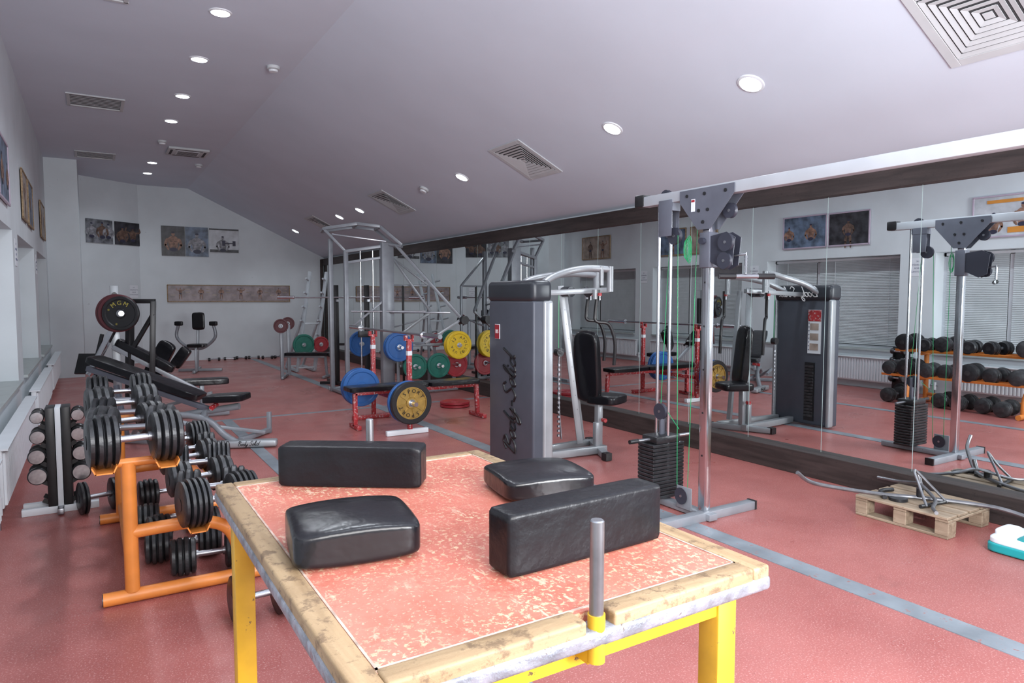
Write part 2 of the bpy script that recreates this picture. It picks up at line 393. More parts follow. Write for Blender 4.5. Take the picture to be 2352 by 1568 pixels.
def sq_vent(loc,rot,w=.60,label='square white ceiling air diffuser with nested louvres'):
    e=E('ceiling_vent',label,'air vent',loc,rot,group='ceiling air vents')
    b=B();h=w/2
    for sx,sy,lx,ly in ((0,h,w+.06,.06),(0,-h,w+.06,.06),(h,0,.06,w-.06),(-h,0,.06,w-.06)):
        b.box((sx,sy,-.006),(lx,ly,.012),OFFW,bev=.003,seg=1)
    b.obj('frame',e)
    b=B();b.box((0,0,-.001),(w-.06,w-.06,.002),VENTD)
    for q in range(6):
        r=h-.050-q*.040
        if r<.02:break
        for ang in range(4):
            rm=Matrix.Rotation(ang*math.pi/2,3,'Z')@Euler((R(-14),0,0)).to_matrix()
            cpos=Matrix.Rotation(ang*math.pi/2,3,'Z')@Vector((0,r,-.009))
            b.box(cpos,(2*r+.02,.030,.002),OFFW,rot=rm)
    b.box((0,0,-.009),(.05,.05,.003),OFFW)
    b.obj('louvres',e)
for yy in (1.92,6.66,10.73,14.7):sq_vent((4.27,yy,zc(4.27)),(0,SLA,0))
def slot_vent(loc,w,d,n):
    e=E('ceiling_vent','rectangular slatted ceiling air grille','air vent',loc,group='ceiling air vents')
    b=B()
    for sx,sy,lx,ly in ((0,d/2,w+.05,.04),(0,-d/2,w+.05,.04),(w/2,0,.04,d),(-w/2,0,.04,d)):
        b.box((sx,sy,-.008),(lx,ly,.016),OFFW,bev=.003,seg=1)
    b.obj('frame',e)
    b=B();b.box((0,0,-.001),(w,d,.002),VENTD)
    for q in range(n):b.box((0,-d/2+(q+.5)*d/n,-.005),(w-.03,d/n*.40,.002),OFFW)
    b.obj('louvres',e)
slot_vent((.14,10.88,ZF),.62,.62,8);slot_vent((.15,14.9,ZF),.6,.6,7);slot_vent((.05,6.8,ZF),.6,.6,9)
e=E('air_conditioning_cassette','square flush ceiling air conditioner with side slots','air conditioner',(1.56,13.65,ZF))
b=B();b.box((0,0,-.02),(.66,.66,.04),OFFW,bev=.012);b.obj('panel',e)
b=B();b.box((0,0,-.041),(.36,.36,.006),WHITE);[b.box((0,-.15+q*.05,-.046),(.33,.012,.004),VENTD) for q in range(7)];b.obj('intake_grille',e)
for p,s_ in (((.27,0,-.041),(.04,.44,.004)),((-.27,0,-.041),(.04,.44,.004)),((0,.27,-.041),(.44,.04,.004)),((0,-.27,-.041),(.44,.04,.004))):
    b=B();b.box(p,s_,VENTD);b.obj('air_slot',e)
# ------------------------------------------------------------ posters
def ell(b,cx,cz,rx,rz,y,m,ang=0,n=18):
    pts=[]
    for k in range(n):
        t=2*math.pi*k/n;u=rx*math.cos(t);v=rz*math.sin(t)
        pts.append((cx+u*math.cos(ang)-v*math.sin(ang),y,cz+u*math.sin(ang)+v*math.cos(ang)))
    b.poly(pts,m)
def figure(b,cx,cz,h,skin,y=-.012,pose=0,legs=True):
    s=h
    b.poly([(cx-.10*s,y,cz),(cx+.10*s,y,cz),(cx+.14*s,y,cz+.18*s),(cx+.17*s,y,cz+.27*s),(cx+.06*s,y,cz+.36*s),(cx-.06*s,y,cz+.36*s),(cx-.17*s,y,cz+.27*s),(cx-.14*s,y,cz+.18*s)],skin)
    ell(b,cx,cz+.42*s,.045*s,.065*s,y-.001,skin)
    ell(b,cx,cz+.465*s,.047*s,.03*s,y-.0015,SHORT)
    dk=SKIND if skin is not SKIN2 else PGRY
    for sg in (-1,1):
        ell(b,cx+sg*.055*s,cz+.205*s,.05*s,.010*s,y-.0008,dk,sg*.2)
        for q in range(3):ell(b,cx+sg*.028*s,cz+(.15-.045*q)*s,.022*s,.005*s,y-.0008,dk)
        if pose==0:
            ell(b,cx+sg*.24*s,cz+.29*s,.10*s,.040*s,y-.001,skin,sg*.15)
            ell(b,cx+sg*.31*s,cz+.39*s,.03*s,.10*s,y-.001,skin,sg*.35)
        else:
            ell(b,cx+sg*.19*s,cz+.18*s,.042*s,.12*s,y-.001,skin,sg*.3)
            ell(b,cx+sg*.17*s,cz+.04*s,.033*s,.10*s,y-.001,skin,-sg*.5)
    b.poly([(cx-.002*s,y-.0009,cz+.02*s),(cx+.004*s,y-.0009,cz+.02*s),(cx+.004*s,y-.0009,cz+.27*s),(cx-.002*s,y-.0009,cz+.27*s)],dk)
    ell(b,cx,cz-.03*s,.105*s,.06*s,y-.002,SHORT)
    if legs:
        for sg in (-1,1):
            ell(b,cx+sg*.075*s,cz-.17*s,.055*s,.16*s,y-.001,skin,sg*.12)
            ell(b,cx+sg*.10*s,cz-.40*s,.035*s,.13*s,y-.001,skin,sg*.03)
def poster(c,w,h,rz,bg,figs,label,frame=None,wall='back',extra=None):
    e=E('framed_poster' if frame else 'poster',label,'poster',c,(0,0,rz),group='posters on the walls')
    b=B();b.box((0,-.005,0),(w,.008,h),bg)
    for (fx,fz,fh,sk,po,lg) in figs:figure(b,fx*w,fz*h,fh*h,sk,-.011,po,lg)
    if extra:extra(b,w,h)
    b.obj('print',e,smooth=0)
    if frame:
        b=B();t=.025
        for p,s_ in (((0,-.008,h/2),(w+t,.02,t)),((0,-.008,-h/2),(w+t,.02,t)),((w/2,-.008,0),(t,.02,h)),((-w/2,-.008,0),(t,.02,h))):b.box(p,s_,frame,bev=.003,seg=1)
        b.obj('frame',e,smooth=0)
aw=34.8
def angp(x,z):return (x+.004,17.604+.696*x-.012,z)
poster(angp(.2,3.0),.62,.52,aw,PGRY,[(-.3,-.2,1.1,SKIN2,1,False),(.1,-.2,1.2,SKINB,1,False),(.33,-.2,1.1,SKIN2,1,False)],'dark grey poster of three standing men in vests')
poster(angp(.75,3.0),.62,.52,aw,PBLK,[(-.2,-.3,1.2,SKINB,1,False),(.22,-.25,1.1,SKINB,0,False)],'black poster of two bodybuilders posing')
poster((1.72,YB-.01,2.89),.51,.71,0,PBLK,[(0,-.25,1.15,SKIN,1,False)],'tall poster of a shouting muscular man')
poster((2.24,YB-.01,2.89),.51,.71,0,PBLU,[(0,-.3,1.2,SKIN2,1,False)],'tall bluish poster of a bodybuilder torso')
def dumb(b,w,h):
    for sx in (-.1,.25):b.box((w*sx+w*.08,-.018,-.1*h),(.07,.004,.12),SHORT)
    b.box((w*.15,-.017,-.1*h),(.3,.003,.02),SHORT);b.box((0,-.0105,-.42*h),(w*.96,.002,.12*h),PBLK);b.box((0,-.0105,.46*h),(w*.99,.002,.06*h),PBLK)
poster((2.86,YB-.01,2.94),.69,.60,0,PWHT,[(-.05,-.35,1.1,SKIN2,1,False)],'black and white poster of man lifting dumbbell',extra=dumb)
e=E('framed_banner','long mauve banner of posing figures in thin wooden frame','poster',(2.99,YB-.01,1.64),group='posters on the walls')
b=B();b.box((0,-.006,0),(2.83,.01,.39),PMAU)
for q in range(6):
    figure(b,-1.15+q*.46,-.0,.27,SKIN,-.013,(0,1,1,0,1,1)[q],True)
    for j in range(3):b.box((-1.15+q*.46+(.16 if j<2 else -.16),-.0125,.1-j*.07),(.10,.002,.025),PTAN)
b.obj('print',e,smooth=0)
b=B()
for p,s_ in (((0,-.01,.2),(2.87,.02,.02)),((0,-.01,-.2),(2.87,.02,.02)),((1.43,-.01,0),(.02,.02,.4)),((-1.43,-.01,0),(.02,.02,.4))):b.box(p,s_,WOODX)
b.obj('frame',e,smooth=0)
def lp(y0,y1,z0,z1,bg,figs,label,frame,extra=None):
    poster((XL+.012,(y0+y1)/2,(z0+z1)/2),y1-y0,z1-z0,90,bg,figs,label,frame,extra=extra)
FRM=M('poster_frame_violet',(.45,.38,.47),.4)
def orb(b,w,h):
    b.box((w*.05,-.0135,h*.36),(w*.5,.002,h*.08),PORG);b.box((-w*.2,-.0135,-h*.35),(w*.4,.002,h*.14),PORG)
lp(4.25,5.18,2.43,3.02,PWHT,[(-.2,-.2,1.0,SKIN,1,False),(.2,-.35,.9,SKIN,1,False)],'framed light poster of tanned athletes exercising',FRM,orb)
lp(6.78,7.54,2.46,3.03,PBLK,[(0,-.15,.85,SKINB,1,True)],'framed dark poster of a muscular posing man',FRM)
lp(7.58,8.47,2.46,3.04,PBLU,[(-.15,-.2,.9,SKIN,1,False),(.36,-.2,.8,SKIN,1,False)],'framed blue poster of smiling bodybuilder in gym',FRM)
lp(10.1,10.85,2.5,3.08,PTAN,[(0,-.1,.8,SKIN,0,True)],'framed tan poster of a flexing bodybuilder',WOODX)
lp(11.0,11.8,2.5,3.08,PBLU,[(0,-.1,.8,SKIN,1,True)],'framed blue poster of standing bodybuilder',WOODX)
lp(13.6,14.75,2.55,3.12,PTAN,[(-.25,-.1,.8,SKIN,0,True),(.2,-.1,.8,SKINB,1,True)],'framed tan poster of two posing athletes',WOODX)
def notice(c,rz):
    e=E('paper_notice','white paper notice with several printed text lines','sign',c,(0,0,rz),group='paper notices')
    b=B();b.box((0,-.002,0),(.21,.003,.29),PAPER);b.obj('sheet',e,smooth=0)
    b=B();mt=Matrix.Rotation(R(90),4,'X')
    for i,t in enumerate(['НЕ','ЗАБЫВАЙТЕ','СВОИ','ПОЛОТЕНЦА']):
        b.text(t,.033,Matrix.Translation((0,-.0045,.09-i*.055))@mt,INK,.0004)
    b.obj('printed_text',e,smooth=0)
for yy in (5.97,9.15,12.35):notice((XL+.001,yy,2.03),90)
notice((.85,17.604+.696*.85-.004,1.68),aw)
# ------------------------------------------------------------ arm wrestling table
tb=E('arm_wrestling_table','worn red table with yellow legs and black pads','table',(.67,1.375,0))
x0,x1,y0,y1,zt=.265,1.065,.81,1.945,1.05
b=B();b.box(((x0+x1)/2,(y0+y1)/2,zt-.012),(x1-x0-.07,y1-y0-.07,.02),TTOP);b.obj('tabletop',tb,True,smooth=0)
def rim(c,s_,m):
    b=B();b.box(c,s_,m,bev=.005,seg=3);b.obj('edge_trim',tb,True)
W=.044
rim((x0+W/2,(y0+y1)/2,zt-.012),(W,y1-y0,.026),WOODY)
rim((x1-W/2,(y0+y1)/2,zt-.012),(W,y1-y0,.026),WOODY)
rim(((x0+x1)/2,y1-W/2,zt-.012),(x1-x0-2*W,W,.026),WOODX)
rim(((x0+W+.635)/2,y0+W/2,zt-.012),(.635-x0-W,W,.026),WOODX)
rim(((x1-W+.69)/2,y0+W/2,zt-.012),(x1-W-.69,W,.026),WOODX)
b=B();b.box(((x0+x1)/2,(y0+y1)/2,zt-.033),(x1-x0+.006,y1-y0+.006,.028),TAPE,bev=.008,seg=3)
b.obj('taped_edge',tb,True)
WTAPE=M('pale_caulk_line',(.48,.36,.30),.6,var=.4,scale=30)
b=B()
for (cx_,cy_,sx,sy) in ((x0+W+.002,(y0+y1)/2,.004,y1-y0-2*W),(x1-W-.002,(y0+y1)/2,.004,y1-y0-2*W),((x0+x1)/2,y0+W+.002,x1-x0-2*W,.004),((x0+x1)/2,y1-W-.002,x1-x0-2*W,.004)):b.box((cx_,cy_,zt-.0015),(sx,sy,.002),WTAPE)
b.obj('caulk_line',tb,True)
lx0,lx1,ly0,ly1=x0+.055,x1-.06,y0+.07,y1-.06
for lx in (lx0,lx1):
    for ly in (ly0,ly1):
        b=B();b.box((lx,ly,.5),(.05,.05,1.0),YEL,bev=.004);b.obj('leg',tb,True)
for ly in (ly0,ly1):
    b=B();b.box(((x0+x1)/2,ly,.975),(lx1-lx0,.04,.05),YEL,bev=.003);b.obj('apron_rail',tb,True)
for lx in (lx0,lx1):
    b=B();b.box((lx,(y0+y1)/2,.975),(.04,ly1-ly0,.05),YEL,bev=.003);b.obj('apron_rail',tb,True)
    b=B();b.box((lx,(y0+y1)/2,.2),(.03,ly1-ly0,.03),YEL,bev=.003);b.obj('stretcher',tb,True)
for (px,py,tp) in ((.662,.822,1.203),(.70,1.955,1.185)):
    b=B();b.cyl((px,py,1.0),(px,py,tp-.002),.0115,DSTEEL,24);b.cyl((px,py,tp-.002),(px,py,tp),.0115,STEEL,24,r2=.0095);pg=b.obj('hand_peg',tb,True,label='bare steel upright hand peg')
    b=B();b.cyl((px,py,.975),(px,py,1.052),.0142,YEL,24);b.box((px,py+(.03 if py<1 else -.03),.985),(.026,.05,.03),YEL);b.obj('peg_socket',tb,True)
def pad(name,c,s_,rz,k,puff,mat,lab):
    b=B();b.cushion((c[0],c[1],c[2]),s_,mat,(0,0,rz),k,puff,14);o=b.obj(name,tb,True,label=lab,smooth=60)
pad('pin_pad',(.585,1.765,zt+.054),(.382,.085,.107),-35,26,.02,VINYLT,'black taped rectangular bar cushion')
pad('pin_pad',(.80,1.048,zt+.058),(.378,.072,.116),2,26,.02,VINYLT,'black taped rectangular bar cushion')
pad('elbow_pad',(.428,1.312,zt+.036),(.240,.215,.072),-9,11,.34,VINYL,'puffy square black vinyl elbow cushion')
pad('elbow_pad',(.975,1.458,zt+.030),(.240,.215,.056),-10,9,.38,VINYL,'flat square black vinyl elbow cushion')
# ------------------------------------------------------------ dumbbells
def mk_dumb(name,label,loc,r,th,sep,n,mat,handle,rot=(0,0,0),group='dumbbells',facemat=None):
    e=E(name,label,'dumbbell',loc,rot,group=group)
    for sg in (-1,1):
        b=B();xs=sg*(sep/2)
        prof=[(.012,-th/2)]
        for q in range(n):
            a=-th/2+q*th/n;c=a+th/n
            rr=r*(1 if 0<q<n-1 or n<3 else .93)
            prof+=[(rr*.86,a+.0005),(rr,a+th/n*.25),(rr,c-th/n*.25),(rr*.86,c-.0005)]
        prof+=[(.012,th/2)]
        b.lathe(prof,(xs,0,0),(1,0,0),mat,32)
        b.lathe([(.005,-.004),(.03,-.004),(.034,.0),(.005,.0)],(xs+sg*(th/2+.002),0,0),(sg,0,0),facemat or IRON2,18)
        if facemat:b.lathe([(.003,0),(r*.86,0),(r*.86,.003),(.003,.004)],(xs+sg*th/2,0,0),(sg,0,0),facemat,28)
        b.obj('weight_head',e)
    b=B();b.cyl((-sep/2+th/2-.005,0,0),(sep/2-th/2+.005,0,0),.0165,handle,16)
    for sg in (-1,1):b.cyl((sg*(sep/2-th/2-.012),0,0),(sg*(sep/2-th/2),0,0),.024,handle,16)
    b.obj('handle',e,label='chrome grip bar')
    return e
LD='black iron dumbbell with stacked plate heads and chrome handle'
rk=E('dumbbell_rack','orange tubular steel two tier dumbbell rack','rack',(.35,4.63,0))
for fy in (3.9,5.36):
    b=B();b.cyl((0,fy,.035),(.78,fy,.035),.034,ORG,20);b.cyl((-.004,fy,.035),(0,fy,.035),.03,IRON2,20);b.obj('foot_tube',rk,True)
    b=B();b.cyl((.13,fy,.06),(.13,fy,.72),.034,ORG,20);b.cyl((.03,fy,.72),(.28,fy,.72),.022,ORG,12);b.obj('post',rk,True)
    b=B();b.tube([(.13,fy,.36),(.30,fy,.365),(.46,fy,.36),(.58,fy,.31),(.635,fy,.2),(.64,fy,.05)],.033,ORG,16);b.obj('curved_support',rk,True)
for xc_,z in ((.025,.745),(.285,.745),(.41,.405),(.63,.405)):
    b=B();b.box((xc_,4.65,z),(.075,2.14,.006),ORG)
    for sg in (-1,1):b.box((xc_+sg*.042,4.65,z+.014),(.006,2.14,.036),ORG,rot=(0,sg*25,0))
    b.obj('cradle_rail',rk,True)
b=B();b.cyl((.13,3.9,.12),(.13,5.36,.12),.024,ORG,14);b.obj('crossbar',rk,True)
GR='dumbbells on the orange rack'
IRON3=M('grey_worn_rubber_iron',(.045,.047,.051),.38,.35,var=.5,scale=18,bump=.2,bscale=45)
A=mk_dumb('dumbbell',LD,(.155,3.70,.752+.126),.126,.13,.27,4,IRON,STEEL,(0,0,6),group=GR)
A2=mk_dumb('dumbbell','worn grey black iron dumbbell with steel handle',(.165,4.06,.752+.118),.118,.13,.27,3,IRON3,STEEL,(0,0,-12),group=GR)
A3=mk_dumb('dumbbell',LD,(.15,4.42,.752+.10),.10,.12,.25,3,IRON,STEEL,(0,0,14),group=GR)
zA,zA2,zA3=.878,.870,.852
for s_,xx,yy,z,rz in ((A3,.165,4.74,zA3,-9),(A2,.145,5.04,zA2,8),(A3,.17,5.32,zA3,-7),(A,.15,5.60,zA,3)):
    dup(s_,(xx,yy,z),(random.uniform(0,90),0,rz))
Bq=mk_dumb('dumbbell',LD,(.515,3.68,.412+.122),.122,.13,.235,5,IRON,STEEL,(0,0,9),group=GR)
B2=mk_dumb('dumbbell','worn grey black iron dumbbell with steel handle',(.53,4.0,.412+.105),.105,.115,.225,3,IRON3,STEEL,(0,0,-10),group=GR)
for s_,xx,yy,z,rz in ((B2,.505,4.27,.517,7),(Bq,.53,4.56,.534,-7),(B2,.51,4.84,.517,8),(B2,.53,5.10,.517,-6),(Bq,.515,5.37,.534,4),(B2,.52,5.62,.517,-3)):
    dup(s_,(xx,yy,z),(random.uniform(0,90),0,rz))
D3=mk_dumb('dumbbell',LD,(.645,3.38,.115),.115,.056,.20,2,IRON,STEEL,rot=(0,0,4),group='dumbbells on the floor')
D4=mk_dumb('dumbbell','black iron dumbbell with thick heads and steel grip on floor',(.53,4.13,.105),.105,.13,.28,4,IRON3,STEEL,rot=(0,0,-5),group='dumbbells on the floor')
for yy,xx in ((4.40,.42),(4.68,.45),(4.95,.41),(5.64,.45)):dup(D4,(xx,yy,.105),(random.uniform(0,90),0,random.uniform(-5,5)))
dup(D3,(.0,5.72,.115),(0,0,12))
# ---- vertical rack with chrome dumbbells
vr=E('vertical_dumbbell_rack','small black and white upright stand for chrome dumbbells','rack',(-.235,5.93,0))
b=B();b.box((-.235,5.93,.4),(.035,.21,.72),WHITE,bev=.003);b.obj('centre_post',vr,True,label='white square post')
for sg in (-1,1):
    b=B()
    b.box((-.235+sg*.048,5.93,.40),(.055,.20,.72),BLACKP,bev=.003)
    for q in range(5):
        z=.68-q*.135
        b.box((-.235+sg*.085,5.86,z-.055),(.05,.012,.03),BLACKP,rot=(0,sg*-30,0));b.box((-.235+sg*.085,6.0,z-.055),(.05,.012,.03),BLACKP,rot=(0,sg*-30,0))
    b.obj('side_plate',vr,True)
for yy in (5.85,6.0):
    b=B();b.box((-.235,yy,.025),(.47,.05,.05),WHITE,bev=.004);b.obj('base_foot',vr,True,label='white flat foot')
b=B();b.box((-.235,5.79,.03),(.04,.12,.04),STEEL,bev=.004);b.obj('front_foot',vr,True)
for sg in (-1,1):
    for q in range(4):
        r=.044+.006*q
        mk_dumb('chrome_dumbbell','small chrome faced hand dumbbell on upright stand',(-.235+sg*(.122+.010*(q>1)),5.92,.70-q*.14),r,.05,.16,1,IRON2,CHROME,rot=(0,0,90),group='chrome dumbbells on the stand',facemat=DCHROME)
# ------------------------------------------------------------ plates
def atext(b,body,rr,a0,step,size,y,m,flip=False):
    for i,chx in enumerate(body):
        if chx==' ':continue
        a=R(a0-step*i)
        mt=Matrix.Translation((rr*math.cos(a),y,rr*math.sin(a)))@Matrix.Rotation(-(a-math.pi/2),4,'Y')@Matrix.Rotation(R(90),4,'X')
        b.text(chx,size,mt,m,.001)
def plate(loc,r,t,mat,rot=(0,0,0),label='',texts=(),tm=BTXT,inner=None,group='weight plates',spokes=False):
    e=E('weight_plate',label,'weight plate',loc,rot,group=group)
    b=B()
    if inner is None:
        prof=[(.026,-t/2),(r*.27,-t/2),(r*.30,-t*.3),(r*.78,-t*.3),(r*.83,-t/2),(r*.96,-t/2),(r,-t*.35),(r,t*.35),(r*.96,t/2),(r*.83,t/2),(r*.78,t*.3),(r*.30,t*.3),(r*.27,t/2),(.026,t/2)]
        b.lathe(prof,(0,0,0),(0,1,0),mat,48,closed=True);dc=b.obj('disc',e)
    else:
        b.lathe([(r*.74,-t*.4),(r*.76,-t/2),(r*.96,-t/2),(r,-t*.35),(r,t*.35),(r*.96,t/2),(r*.74,t/2)],(0,0,0),(0,1,0),mat,48,closed=True);b.obj('rim',e)
        b=B();b.lathe([(.026,-t*.5),(r*.25,-t*.5),(r*.28,-t*.2),(r*.7,-t*.2),(r*.71,-t*.45),(r*.76,-t*.45),(r*.76,t*.4),(.026,t*.4)],(0,0,0),(0,1,0),inner,48,closed=True)
        if spokes:
            for q in range(8):
                a=R(q*45+10);b.box((r*.48*math.cos(a),-t*.28,r*.48*math.sin(a)),(r*.42,t*.3,r*.07),inner,rot=(0,-math.degrees(a),0))
        dc=b.obj('disc',e)
    b=B();b.lathe([(.0255,-t*.5-.003),(.04,-t*.5-.003),(.04,-t*.3),(.0255,-t*.3)],(0,0,0),(0,1,0),STEEL,24,closed=True);b.obj('hub_ring',e)
    if texts:
        b=B()
        for (body,a0,step,size,rr) in texts:atext(b,body,rr*r,a0,step,size,-t*.3-.002 if inner is None else -t*.5-.002,tm)
        b.obj('lettering',dc,smooth=0)
    return e
YT=(('APOLLO',75,26,.065,.56),('15',150,22,.075,.56),('USA',245,26,.06,.56),('33',305,22,.06,.56))
# ------------------------------------------------------------ red/white bench with blue & gold plates
bc=E('flat_weight_bench','black padded flat bench on worn red and white steel frame','weight bench',(3.2,7.75,0))
b=B();b.cushion((3.0,7.75,.475),(1.0,.30,.06),VINYL,(0,0,0),14,.1);b.obj('bench_pad',bc,True)
b=B();b.cushion((3.87,7.75,.475),(.70,.28,.06),VINYL,(0,0,0),14,.1);b.obj('bench_pad',bc,True)
for (yy,m) in ((7.14,WHITE),(8.3,RED)):
    b=B();b.box((3.03,yy,.55),(.05,.05,1.06),RED,bev=.004);b.box((3.03,yy,.92),(.053,.053,.05),WHITE)
    b.box((2.99,yy,1.09),(.03,.05,.06),RED);b.box((3.07,yy,1.10),(.02,.05,.1),RED);b.obj('upright',bc,True)
    b=B();b.box((3.0,yy,.03),(.50,.055,.055),m,bev=.004);b.obj('foot',bc,True)
b=B();b.beam((3.03,7.14,.36),(3.03,8.3,.36),.05,.05,RED);b.beam((2.6,7.75,.42),(4.2,7.75,.42),.05,.05,RED)
b.beam((4.22,7.75,.42),(4.24,7.75,.03),.05,.05,RED);b.beam((4.24,7.55,.03),(4.24,7.95,.03),.05,.05,RED);b.beam((2.60,7.75,.42),(2.60,7.75,.03),.05,.05,RED);b.beam((2.60,7.6,.03),(2.60,7.9,.03),.05,.05,RED)
b.obj('frame',bc,True)
b=B();b.cyl((2.93,7.14,.40),(2.93,6.72,.40),.024,CHROME,20);b.beam((3.03,7.14,.40),(2.92,7.14,.40),.04,.04,RED);b.obj('plate_peg',bc,True)
b=B();b.cyl((2.93,8.3,.44),(2.80,8.3,.44),.02,STEEL,16);b.cyl((2.80,8.32,.44),(2.80,7.98,.44),.024,CHROME,20);b.obj('plate_peg',bc,True)
b8=E('barbell','long steel barbell resting across bench uprights','barbell',(3.03,7.7,1.143))
b=B();b.cyl((3.03,6.75,1.143),(3.03,8.75,1.143),.0145,STEEL,16);b.obj('bar',b8,True)
for a,c in ((6.33,6.75),(8.75,9.17)):
    b=B();b.cyl((3.03,a,1.143),(3.03,c,1.143),.026,CHROME,18);b.cyl((3.03,6.74 if a<7 else 8.74,1.143),(3.03,6.77 if a<7 else 8.77,1.143),.037,CHROME,18);b.obj('sleeve',b8,True)
plate((2.93,6.86,.40),.235,.05,BLACKP,label='black rimmed weight plate with gold raised lettering',texts=(('SPORT',130,25,.06,.56),('SPORT',300,25,.06,.56)),tm=BTXT,inner=GOLD,spokes=True)
plate((2.93,6.95,.40),.235,.05,BLUE,label='blue weight plate behind gold plate')
plate((2.80,8.1,.44),.235,.05,BLUE,label='blue weight plate on low bench peg')
plate((2.80,8.17,.44),.235,.05,BLUE,label='blue weight plate on low bench peg')
for i,z in enumerate((.022,.062)):
    plate((4.35,8.62,z),.21,.036,REDP,rot=(90,0,0),label='red weight plate lying flat on floor')
# ------------------------------------------------------------ power rack
BS=.82
pr=E('power_rack','tall grey steel power rack with sloping side tubes','power rack',(4.0,10.6,0))
b=B();b.box((4.10,10.55,1.22),(.20,.14,2.42),GREYP,bev=.008);b.obj('main_column',pr,True)
for (px,py,h) in ((3.5,10.78,2.30),(3.35,11.1,2.5),(4.35,11.2,2.4)):
    b=B();b.box((px,py,h/2),(.065,.065,h),GREYP,bev=.004);b.obj('post',pr,True)
b=B()
top=[(3.20,10.94,2.64),(3.66,10.67,2.72),(3.98,10.50,2.68),(4.27,10.30,2.38)]
for a,c in zip(top[:-1],top[1:]):b.beam(a,c,.06,.06,GREYP)
top2=[(x+.12,y+.55,z) for x,y,z in top]
for a,c in zip(top2[:-1],top2[1:]):b.beam(a,c,.06,.06,GREYP)
for a,c in zip(top[:3],top2[:3]):b.beam(a,c,.05,.05,GREYP)
b.beam((3.2,10.94,2.64),(3.5,10.78,2.28),.05,.05,GREYP);b.beam((3.3,10.85,2.55),(4.1,10.55,2.45),.03,.03,STEEL)
b.beam((3.5,10.78,2.28),(4.10,10.55,2.38),.10,.06,GREYP);b.beam((3.5,10.78,2.1),(4.10,10.55,2.2),.05,.05,GREYP)
b.obj('top_frame',pr,True)
b=B();b.tube([(4.12,10.50,2.40),(4.27,10.30,2.36)],.03,GREYP,smooth=False)
b.beam((4.20,10.38,2.38),(5.08,9.80,1.20),.06,.06,GREYP);b.beam((5.08,9.80,1.20),(4.50,9.95,.82),.05,.05,LGREY)
b.beam((4.50,9.95,.82),(4.10,10.5,.80),.05,.05,GREYP)
b.cyl((5.10,9.72,1.18),(5.10,9.88,1.18),.07,IRON,24);b.obj('sloping_arm',pr,True)
b=B();b.beam((4.25,10.95,2.36),(4.90,10.6,1.3),.05,.05,GREYP);b.beam((4.90,10.6,1.3),(4.35,10.7,.9),.05,.05,LGREY);b.beam((4.35,10.7,.9),(4.1,10.6,.9),.05,.05,GREYP);b.obj('sloping_arm',pr,True)
b=B();b.beam((3.35,11.1,.04),(3.35,9.9,.04),.06,.06,GREYP);b.beam((4.10,10.9,.04),(4.10,9.9,.04),.06,.06,GREYP);b.beam((3.3,11.15,.04),(5.15,11.15,.04),.06,.06,GREYP);b.beam((4.1,10.1,.04),(5.15,10.1,.04),.06,.06,GREYP)
b.beam((5.08,10.1,.04),(5.08,10.1,.95),.06,.06,GREYP);b.beam((4.1,10.1,.46),(5.1,10.1,.46),.05,.05,GREYP);b.beam((4.10,10.1,.78),(5.1,10.1,.78),.05,.05,GREYP);b.beam((4.1,10.1,.04),(4.1,10.1,.8),.05,.05,GREYP)
b.beam((4.10,10.5,1.55),(3.5,10.78,1.0),.04,.04,GREYP);b.beam((4.12,10.48,1.3),(4.95,9.95,1.30),.03,.03,STEEL);b.obj('base_frame',pr,True)
for px,py in ((3.72,10.72),(3.90,10.64)):
    b=B();b.cyl((px,py,.05),(px,py,2.30),.013,CHROME,12);b.obj('guide_rod',pr,True)
b=B();b.beam((4.35,11.2,1.75),(5.0,10.9,1.75),.04,.04,GREYP);b.beam((5.0,10.9,1.75),(5.0,10.9,.05),.05,.05,GREYP);b.beam((5.0,10.9,1.2),(4.35,11.2,1.0),.035,.035,GREYP);b.beam((4.35,11.2,2.3),(5.0,10.9,1.75),.04,.04,GREYP);b.beam((4.35,11.2,1.4),(4.12,10.6,1.5),.035,.035,GREYP);b.beam((4.6,11.08,1.75),(4.6,11.08,.05),.04,.04,BLACKP);b.obj('rear_brace',pr,True)
b=B();b.box((3.81,10.68,.95),(.30,.08,.10),BLACKP,bev=.006);b.cyl((3.55,10.70,1.32),(4.65,10.25,1.32),.014,STEEL,12);b.obj('bar_carriage',pr,True)
for (px,pz) in ((4.02,.78),(5.02,.78),(4.30,.46),(4.70,.46),(5.0,.46)):
    b=B();b.cyl((px,10.1,pz),(px,9.72,pz),.024,CHROME,20);b.obj('plate_peg',pr,True)
plate((4.02,9.86,.78),.225,.05,BLUE,label='blue weight plate on rack peg');plate((4.02,9.94,.78),.225,.05,BLUE,label='blue weight plate on rack peg')
plate((5.02,9.80,.78),.225,.05,YELP,label='yellow weight plate with black lettering on rack peg',texts=YT)
plate((5.02,9.87,.78),.225,.05,YELP,label='yellow weight plate with black lettering on rack peg',texts=YT)
plate((4.30,9.9,.46),.2,.045,GREEN,label='green weight plate on low rack peg');plate((4.70,9.88,.46),.2,.045,GREEN,label='green weight plate on low rack peg')
plate((5.05,9.95,.45),.2,.045,REDP,label='dark red weight plate on low rack peg')
